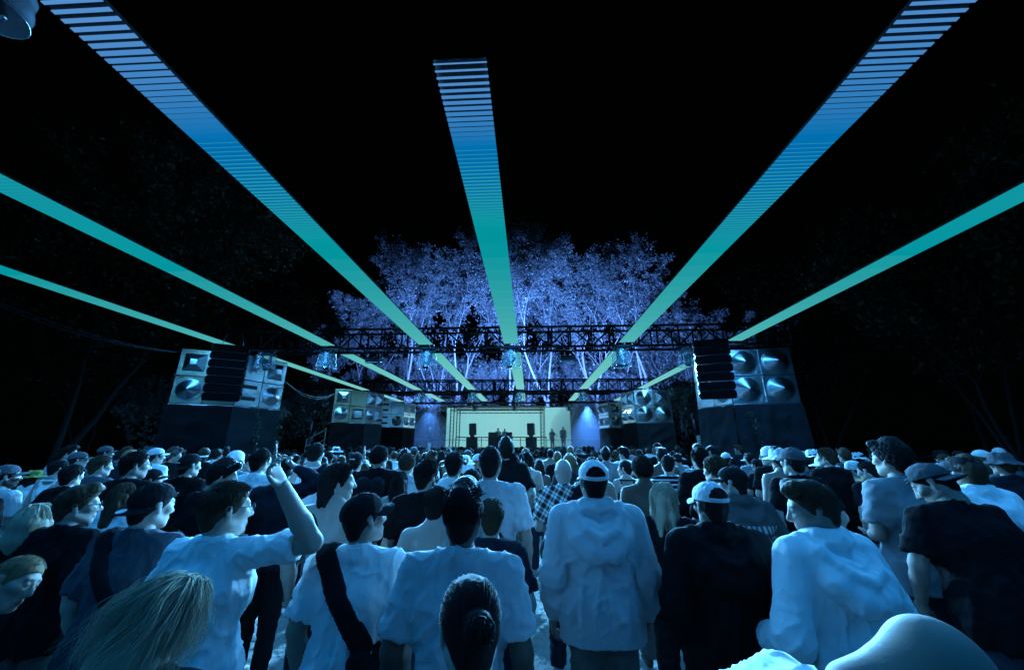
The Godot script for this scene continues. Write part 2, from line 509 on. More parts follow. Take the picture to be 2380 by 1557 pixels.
# ---------------------------------------------------------------- the place
func glow(c: Color, e := 1.0) -> StandardMaterial3D:
	var k := "glow%.3f %.3f %.3f %.2f" % [c.r, c.g, c.b, e]
	if mats.has(k):
		return mats[k]
	var m := StandardMaterial3D.new()
	m.albedo_color = Color(.02, .02, .02)
	m.roughness = 1.0
	m.metallic_specular = .0
	m.emission_enabled = true
	m.emission = c.linear_to_srgb()
	m.emission_energy_multiplier = e
	mats[k] = m
	return m

const BEAM_Y := 5.25

func beam_light(called: String, x: float, z0: float, z1: float, c: Color, e: float) -> void:
	var L := AreaLight3D.new()
	L.name = called
	L.area_size = Vector2(.5, absf(z1 - z0))
	L.light_color = c.linear_to_srgb()
	L.light_energy = e
	L.area_range = 60.0
	L.shadow_enabled = true
	add_child(L, true)
	L.position = V(x, BEAM_Y - .05, (z0 + z1) / 2.0)
	L.rotation = V(-PI / 2.0, 0, 0)

# a long strip of display panels hung under the trusses; from "bars" to "merge" its lit rows stand apart, from there to "solid" teal rows cross the blue
func led_beam(label: String, x: float, back: float, merge: float, solid: float, front: float, first: float, skip := []) -> void:
	var o := thing("led_beam", label, "led strip", V(x, 0, 0), 0.0, "overhead strips of display panels")
	var dark := mat(Color(.012, .012, .014), .5, .2)
	var P := .066
	block("housing", V(0, BEAM_Y + .028, (back + front) / 2.0), V(.485, .036, absf(front - back)), dark, o)
	var z: float = back - .03
	var span: float = maxf(back - merge, .01)
	if back > merge:
		while z > merge:
			var t: float = clampf((minf(back, -1.9) - z) / maxf(minf(back, -1.9) - merge, .01), 0.0, 1.0)
			var share: float = clampf(lerpf(first, 1.0, pow(t, .75)), .06, .97)
			var c: Color = Color(.085, .27, .62).lerp(Color(.0, .16, .43), clampf(t * 1.15 - .1, 0.0, 1.0))
			block("led_row", V(0, BEAM_Y, z - P * share * .5), V(.5, .006, P * share), glow(c), o)
			z -= P
	if merge > solid:
		var z2: float = z
		while z2 > solid:
			var t: float = (merge - z2) / (merge - solid)
			var share: float = clampf(.06 + t * 1.05, .05, .96)
			var base: Color = Color(.0, .15, .42).lerp(Color(.0, .16, .31), t)
			var teal: Color = Color(.03, .30, .44).lerp(Color(.0, .30, .345), t)
			block("led_row", V(0, BEAM_Y, z2 - P * share * .5), V(.5, .006, P * share), glow(teal), o)
			if share < .95:
				block("led_gap_row", V(0, BEAM_Y, z2 - P * (share + 1.0) * .5), V(.5, .005, P * (1.0 - share)), glow(base), o)
			z2 -= P
		z = z2
	while z > front + .05:
		var d: float = minf(.5, z - front)
		var t: float = clampf((-z - 5.6) / 7.0, 0.0, 1.0)
		var c: Color = Color(.0, .295, .335).lerp(Color(.085, .47, .475), t)
		if z < -13.5:
			c = Color(.10, .51, .49).lerp(Color(.20, .62, .60), clampf((-z - 13.5) / 10.0, 0.0, 1.0))
		block("led_panel", V(0, BEAM_Y, z - d * .5), V(.5, .006, d - .004), glow(c), o)
		z -= d

func truss(label: String, x0: float, x1: float, y: float, z: float, h: float, depth: float, bay: float) -> void:
	var o := thing("lighting_truss", label, "truss", V(0, 0, 0), 0.0, "cross trusses over the crowd")
	var m := mat(Color(.008, .0085, .010), .5, .2)
	for yy in [y, y + h]:
		for zz in [z, z - depth]:
			bar("chord", V(x0, yy, zz), V(x1, yy, zz), .044, m, o)
	var n: int = int((x1 - x0) / bay)
	var w: float = (x1 - x0) / n
	for i in n + 1:
		var x: float = x0 + i * w
		for zz in [z, z - depth]:
			bar("upright", V(x, y, zz), V(x, y + h, zz), .031, m, o)
			if i % 4 == 0 and i > 0 and i < n:
				bar("upright", V(x + .11, y, zz), V(x + .11, y + h, zz), .031, m, o)
		bar("cross_bar", V(x, y, z), V(x, y, z - depth), .017, m, o)
		bar("cross_bar", V(x, y + h, z), V(x, y + h, z - depth), .017, m, o)
		if i < n:
			var up: bool = i % 2 == 0
			bar("brace", V(x, y if up else y + h, z), V(x + w, y + h if up else y, z), .028, m, o)
			bar("brace", V(x, y + h if up else y, z - depth), V(x + w, y if up else y + h, z - depth), .022, m, o)
			if i % 2 == 0:
				bar("brace", V(x, y, z), V(x + w, y, z - depth), .013, m, o)

var clear_plastic: StandardMaterial3D

func dome_light(label: String, at: Vector3, s: float, turn: float) -> Node3D:
	# a moving head lamp hanging in a clear rain dome
	var o := thing("dome_light", label, "stage light", at, turn, "moving lamps in clear rain domes")
	var chrome := mat(Color(.6, .63, .68), .22, 1.0)
	var black := mat(Color(.012, .012, .013), .35, .1)
	var R := Shape.new()
	R.lathe([Vector2(.29 * s, -.045 * s), Vector2(.315 * s, -.04 * s), Vector2(.315 * s, .0), Vector2(.29 * s, .005 * s), Vector2(.02, .01 * s)], 28)
	put("rim", R.mesh(), chrome, o)
	var D := Shape.new()
	var prof := []
	for k in 13:
		var t: float = k / 12.0
		prof.append(Vector2((.285 + .075 * t + .012 * sin(t * 19.0)) * s, (-.045 - .70 * t) * s))
	prof.reverse()
	D.lathe(prof, 28)
	for i in D.v.size():
		var p: Vector3 = D.v[i]
		D.v[i] = p + V(p.x, 0, p.z).normalized() * fine.get_noise_3d(p.x * 5.0 + at.x, p.y * 3.0, p.z * 5.0 + at.z) * .022 * s
	D.renormal()
	put("plastic_cover", D.mesh(), clear_plastic, o)
	var hoop := []
	var hr := []
	for q in 25:
		var a: float = TAU * q / 24.0
		hoop.append(V(sin(a), -.745 / .36, cos(a)) * .36 * s)
		hr.append(.008 * s)
	put("hem_hoop", Shape.new().tube(hoop, hr, 6).mesh(), chrome, o)
	put("lamp_base", rounded(V(.36, .13, .26) * s, .03 * s), black, o, Transform3D(Basis.IDENTITY, V(0, -.13 * s, 0)))
	var Y := Shape.new()
	for q in [-1.0, 1.0]:
		Y.box(V(.17 * q - .028, -.52, -.05) * s, V(.17 * q + .028, -.19, .05) * s)
	put("yoke", Y.mesh(), black, o)
	var H := Shape.new()
	H.lathe([Vector2(.0005, -.24), Vector2(.10, -.235), Vector2(.125, -.2), Vector2(.115, -.02), Vector2(.13, .10), Vector2(.10, .17), Vector2(.0005, .19)].map(func(p): return p * s), 22)
	var hd := put("lamp_head", H.mesh(), black, o, Transform3D(Basis(Vector3.RIGHT, .5), V(0, -.52 * s, 0)))
	var L := Shape.new()
	L.lathe([Vector2(.0005, -.254), Vector2(.06, -.252), Vector2(.09, -.238)].map(func(p): return p * s), 22)
	put("lens", L.mesh(), mat(Color(.05, .06, .08), .05, .3), hd)
	return o

func strobe(label: String, at: Vector3) -> void:
	var o := thing("strobe_lamp", label, "stage light", at, 0.0, "flat strobe lamps under the trusses")
	var black := mat(Color(.014, .014, .016), .4, .2)
	put("body", rounded(V(.52, .2, .3), .03), black, o, Transform3D(Basis(Vector3.RIGHT, .25), V(0, -.36, 0)))
	put("bracket", Shape.new().box(V(-.29, -.42, -.02), V(-.27, -.05, .02)).box(V(.27, -.42, -.02), V(.29, -.05, .02)).box(V(-.29, -.06, -.03), V(.29, -.03, .03)).mesh(), black, o)
	block("lens_bar", V(0, -.46, .04), V(.46, .012, .2), mat(Color(.5, .55, .6), .2, .4), o)

# ---------------------------------------------------------------- speaker towers
var steel: StandardMaterial3D
var bronze: StandardMaterial3D

func cone_shape(r: float, h: float) -> ArrayMesh:
	var S := Shape.new()
	var p := [Vector2(r * 1.06, 0), Vector2(r * 1.06, .012), Vector2(r, .02)]
	for k in 9:
		p.append(Vector2(r * .98 * (1.0 - k / 8.0) + .0006, .01 + h * k / 8.0))
	S.lathe(p, 40, Transform3D(Basis(Vector3.RIGHT, PI / 2.0), Vector3.ZERO))
	return S.mesh()

func pyramid_shape(w: float, top: float, h: float) -> ArrayMesh:
	var S := Shape.new()
	var a := [V(-w, -w, 0), V(w, -w, 0), V(w, w, 0), V(-w, w, 0)]
	var b := [V(-w * top, -w * top, h), V(w * top, -w * top, h), V(w * top, w * top, h), V(-w * top, w * top, h)]
	for k in 4:
		S.quad(a[k], a[(k + 1) % 4], b[(k + 1) % 4], b[k], Vector2(0, 1), Vector2(1, 1), Vector2(1, 0), Vector2(0, 0))
	S.quad(b[0], b[1], b[2], b[3], Vector2(0, 1), Vector2(1, 1), Vector2(1, 0), Vector2(0, 0))
	return S.mesh()

func horn(kind: String, parent: Node, face: Transform3D, w: float, h: float, mt: Material) -> void:
	# one face of a cabinet: bottom-left corner at the face's origin, x along it, z out of it
	put("face_panel", rounded(V(w - .02, h - .02, .03), .008), mt, parent, face * Transform3D(Basis.IDENTITY, V(w / 2, h / 2, .005)))
	for s in [0.0, 1.0]:
		for q in [0.0, 1.0]:
			put("corner_bolt", lib.bolt, steel, parent, face * Transform3D(Basis.IDENTITY, V(.05 + s * (w - .1), .05 + q * (h - .1), .026)))
	match kind:
		"cone":
			put("horn_cone", lib.cone, steel, parent, face * Transform3D(Basis.from_scale(V(w, w, w) / .9), V(w / 2, h / 2, .021)))
		"pyramid":
			put("horn_pyramid", lib.pyramid, steel, parent, face * Transform3D(Basis.IDENTITY, V(w / 2, h / 2, .021)))
		"frustum":
			put("horn_block", lib.frustum, steel, parent, face * Transform3D(Basis.IDENTITY, V(w / 2, h / 2, .021)))
		"slot":
			put("port_slot", lib.slot, mat(Color(.01, .01, .012), .7), parent, face * Transform3D(Basis.IDENTITY, V(w / 2, h * .3, .03)))
			put("port_slot", lib.slot, mat(Color(.01, .01, .012), .7), parent, face * Transform3D(Basis.IDENTITY, V(w / 2, h * .75, .03)))

func tower(which: String, pl: Vector2, pc: Vector2, pr: Vector2, y0: float, h: float, left: Array, right: Array, ml: Material, mr: Material, flare: float, sd: int) -> void:
	# plan points of the left end, the corner nearest the floor's middle and the right end; two tiers of cabinets
	var L := V(pl.x, 0, pl.y)
	var C := V(pc.x, 0, pc.y)
	var R := V(pr.x, 0, pr.y)
	var ex: Vector3 = (C - L).normalized()
	var fx: Vector3 = (R - C).normalized()
	var wl: float = L.distance_to(C) / 2.0
	var wr: float = C.distance_to(R) / 2.0
	var box := mat(Color(.03, .03, .032), .6, .1)
	var back: Vector3 = (-fx.dot(ex) * ex + fx).normalized()
	for tier in 2:
		var y: float = y0 + (1 - tier) * h
		var lv: String = "upper" if tier == 0 else "lower"
		for col in 3:
			var what: String = left[tier * 2 + col] if col < 2 else right[tier * 2 + 1]
			var shape_word: String = {"cone": "round cone", "pyramid": "pointed pyramid", "frustum": "flat-topped pyramid", "plain": "plain metal", "slot": "slotted"}[what]
			var o := thing("speaker_cabinet", "%s %s speaker cabinet with %s front, %s" % [lv, ["outer left", "corner", "outer right"][col], shape_word, which], "speaker", V(0, 0, 0), 0.0, "cabinets of the metal speaker towers")
			var a: Vector3 = [L, L + ex * wl, C + fx * wr][col]
			if col < 2:
				var B := Basis(ex, Vector3.UP, ex.cross(Vector3.UP))
				o.transform = Transform3D(B, a + V(0, y, 0))
				var dep: float = minf(wr, .8) if col == 1 else .7
				put("cabinet", rounded(V(wl - .012, h - .012, dep - .03), .02), box, o, Transform3D(Basis.IDENTITY, V(wl / 2, h / 2, -dep / 2 - .015)))
				horn(what, o, Transform3D.IDENTITY, wl, h, ml)
				if col == 1:
					horn(right[tier * 2], o, o.transform.affine_inverse() * Transform3D(Basis(fx, Vector3.UP, fx.cross(Vector3.UP)), C + V(0, y, 0)), wr, h, mr)
			else:
				var B := Basis(fx, Vector3.UP, fx.cross(Vector3.UP))
				o.transform = Transform3D(B, a + V(0, y, 0))
				put("cabinet", rounded(V(wr - .012, h - .012, .66), .02), box, o, Transform3D(Basis.IDENTITY, V(wr / 2, h / 2, -.36)))
				horn(what, o, Transform3D.IDENTITY, wr, h, mr)
	# the black cloth hung round the scaffold below
	var D := thing("tower_drape", "dark cloth skirt hanging round the scaffold base, %s" % which, "drape", V(0, 0, 0), 0.0, "cloth skirts of the speaker towers")
	var mid: Vector3 = (L + R) / 2.0
	var rim := [R + (L - C), L, C, R, R + (L - C)]
	for s in 4:
		var S := Shape.new()
		var a: Vector3 = rim[s]
		var b: Vector3 = rim[s + 1]
		var nx := 26
		var ny := 22
		var out: Vector3 = (b - a).normalized().cross(Vector3.UP)
		for j in ny + 1:
			for i in nx + 1:
				var t: float = float(i) / nx
				var q: float = float(j) / ny
				var p: Vector3 = a.lerp(b, t)
				p = p + (p - mid) * (.015 + flare * q)
				var sag: float = fold.get_noise_3d(t * 1.6 + sd * 3.1 + s, q * 7.0 + sd, sd) * .12 + fold.get_noise_3d(t * 6.0 + sd, q * 2.0, s + 7.0) * .06
				sag += (1.0 - 2.0 * absf(fold.get_noise_3d(t * 1.1 + s * 4.0, q * 5.5 + t * 1.5, sd + 3.0))) * .09
				S.v.append(p + out * (sag * minf(1.0, q * 5.0 + .1) * sin(PI * clampf(t, .04, .96)) + .02) + V(0, (y0 - .03) * (1.0 - q) + .01, 0))
				S.u.append(Vector2(t, q))
		for j in ny:
			for i in nx:
				var k: int = j * (nx + 1) + i
				S.f.append_array([k, k + 1, k + nx + 1, k + 1, k + nx + 2, k + nx + 1])
		S.renormal()
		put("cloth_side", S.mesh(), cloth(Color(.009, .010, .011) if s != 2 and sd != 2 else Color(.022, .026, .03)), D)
	for p in [L, C, R]:
		bar("scaffold_tube", p + (mid - p) * .06 + V(0, .02, 0), p + (mid - p) * .06 + V(0, y0 - .05, 0), .025, steel, D)
	var edge := mat(Color(.5, .53, .57), .35, .9)
	bar("edge_tube", L + V(0, y0 - .03, 0), C + V(0, y0 - .03, 0), .03, edge, D)
	bar("edge_tube", C + V(0, y0 - .03, 0), R + V(0, y0 - .03, 0), .03, edge, D)

func garland(label: String, a: Vector3, b: Vector3, sd: int) -> void:
	var r := RandomNumberGenerator.new()
	r.seed = sd
	var o := thing("ivy_garland", label, "garland", a)
	var pts := []
	var rs := []
	for k in 9:
		var t: float = k / 8.0
		pts.append((b - a) * t + V(r.randf_range(-.05, .05), 0, r.randf_range(0, .06)))
		rs.append(.008)
	put("stem", Shape.new().tube(pts, rs, 4).mesh(), mat(Color(.03, .04, .02)), o)
	var S := Shape.new()
	for k in 130:
		var t: float = r.randf() * 7.99
		var p: Vector3 = (pts[int(t)] as Vector3).lerp(pts[int(t) + 1], fmod(t, 1.0)) + V(r.randf_range(-.1, .1), r.randf_range(-.05, .05), r.randf_range(-.03, .1))
		var bs := Basis(V(r.randf_range(-1, 1), r.randf_range(-1, 1), r.randf_range(-1, 1)).normalized(), r.randf() * TAU)
		S.quad(p + bs * V(-.025, 0, 0), p + bs * V(0, -.03, .008), p + bs * V(.025, 0, 0), p + bs * V(0, .04, .01))
	var lv := put("leaves", S.mesh(), mat(Color(.035, .05, .025), .4), o)
	lv.set_meta("kind", "stuff")

func line_array(label: String, at: Vector3, turn: float, n: int) -> void:
	var o := thing("line_array", label, "speaker", at, turn, "hung line arrays")
	var black := mat(Color(.005, .005, .006), .7, .0, "array")
	black.metallic_specular = .12
	var m := rounded(V(.96, .235, .5), .025)
	var g := rounded(V(.86, .19, .02), .006)
	var tilt := 0.0
	var p := V(0, 0, 0)
	for k in n:
		tilt += .012 * k
		var B := Basis(Vector3.RIGHT, tilt)
		p += B * V(0, -.126, 0)
		var c := put("speaker_module", m, black, o, Transform3D(B, p))
		put("front_grille", g, black, c, Transform3D(Basis.IDENTITY, V(0, 0, .255)))
		put("seam_strip", cube, mat(Color(.12, .13, .15), .3, .8), c, Transform3D(Basis.from_scale(V(.9, .008, .012)), V(0, -.124, .24)))
		for s in [-1.0, 1.0]:
			put("side_rail", cube, mat(Color(.03, .03, .03), .5, .4), c, Transform3D(Basis.from_scale(V(.03, .1, .12)), V(.49 * s, 0, .12)))
		p += B * V(0, -.126, 0)
	for s in [-1.0, 1.0]:
		bar("hanging_chain", V(.3 * s, 0, 0), V(.2 * s, .42, 0), .012, steel, o)

# ---------------------------------------------------------------- trees
func leaf_mesh(r: RandomNumberGenerator, s: float) -> ArrayMesh:
	# a sprig of five leaves
	var S := Shape.new()
	for k in 5:
		var B := Basis(V(r.randf_range(-1, 1), r.randf_range(-1, 1), r.randf_range(-1, 1)).normalized(), r.randf() * TAU)
		var p := V(r.randf_range(-1, 1), r.randf_range(-1, 1), r.randf_range(-1, 1)) * s * .8
		S.quad(p + B * V(-.3, 0, 0) * s, p + B * V(0, -.5, .1) * s, p + B * V(.3, 0, 0) * s, p + B * V(0, .6, .12) * s)
	return S.mesh()

func grow(S: Shape, tips: Array, a: Vector3, d: Vector3, L: float, r0: float, depth: int, r: RandomNumberGenerator, spread: float) -> void:
	var pts := [a]
	var rs := [r0]
	var p := a
	var q := d
	for k in 4:
		q = (q + V(r.randf_range(-.16, .16), .06, r.randf_range(-.16, .16))).normalized()
		p += q * L / 4.0
		pts.append(p)
		rs.append(r0 * (1.0 - .11 * (k + 1)))
	S.tube(pts, rs, 7 if r0 > .09 else 4)
	if depth <= 3:
		for k in 2:
			tips.append([pts[2 + k * 2], L * .55])
	if depth == 0:
		tips.append([p, L * .9])
		return
	var n: int = 3 if r.randf() < .45 else 2
	var ph: float = r.randf() * TAU
	for k in n:
		var az: float = ph + TAU * k / n + r.randf_range(-.5, .5)
		var side := V(cos(az), 0, sin(az))
		var nd: Vector3 = (q + side * spread * r.randf_range(.6, 1.3)).normalized()
		grow(S, tips, pts[4] if k < 2 else pts[3], nd, L * r.randf_range(.66, .84), rs[4] * .72, depth - 1, r, spread)

func tree_parts(o: Node3D, height: float, sd: int, leaves: int, lm: Material, bm: Material, leaf: float, low := .3, tight := .3) -> void:
	var r := RandomNumberGenerator.new()
	r.seed = sd
	var S := Shape.new()
	var tips := []
	var base: float = height * low
	var lean := V(r.randf_range(-.16, .16), 1, r.randf_range(-.1, .1)).normalized()
	S.tube([V(0, -.1, 0), lean * base * .35, lean * base * .7 + V(.08, 0, .05), lean * base], [height * .0125, height * .010, height * .009, height * .0082], 9)
	var n: int = 2 + r.randi() % 2
	for k in n:
		var az: float = TAU * k / n + r.randf() * 1.5
		grow(S, tips, lean * base, (lean + V(cos(az), 0, sin(az)) * .26).normalized(), height * .235, height * .0062, 4, r, .46)
	put("trunk", S.mesh(), bm, o)
	var mm := MultiMesh.new()
	mm.transform_format = MultiMesh.TRANSFORM_3D
	mm.mesh = leaf_mesh(r, leaf)
	mm.instance_count = leaves
	for i in leaves:
		var t: Array = tips[r.randi() % tips.size()]
		var g := V(r.randfn(), r.randfn() * .8, r.randfn()) * (t[1] as float) * tight
		mm.set_instance_transform(i, Transform3D(Basis(V(r.randf_range(-1, 1), r.randf_range(-1, 1), r.randf_range(-1, 1)).normalized(), r.randf() * TAU).scaled(Vector3.ONE * r.randf_range(.6, 1.35)), (t[0] as Vector3) + g))
	var c := MultiMeshInstance3D.new()
	c.name = "crown"
	c.multimesh = mm
	c.material_override = lm
	c.set_meta("kind", "stuff")
	o.add_child(c, true)

# ---------------------------------------------------------------- the crowd
const SHIRTS := {"white": Color(.72, .72, .72), "pale": Color(.40, .41, .42), "grey": Color(.20, .21, .22), "slate": Color(.06, .068, .08), "black": Color(.008, .0085, .0095), "navy": Color(.016, .019, .027), "lime": Color(.13, .17, .05)}
const HATS := {"pale": Color(.52, .53, .54), "white": Color(.68, .68, .68), "dark": Color(.010, .0105, .012), "mid": Color(.07, .074, .08)}

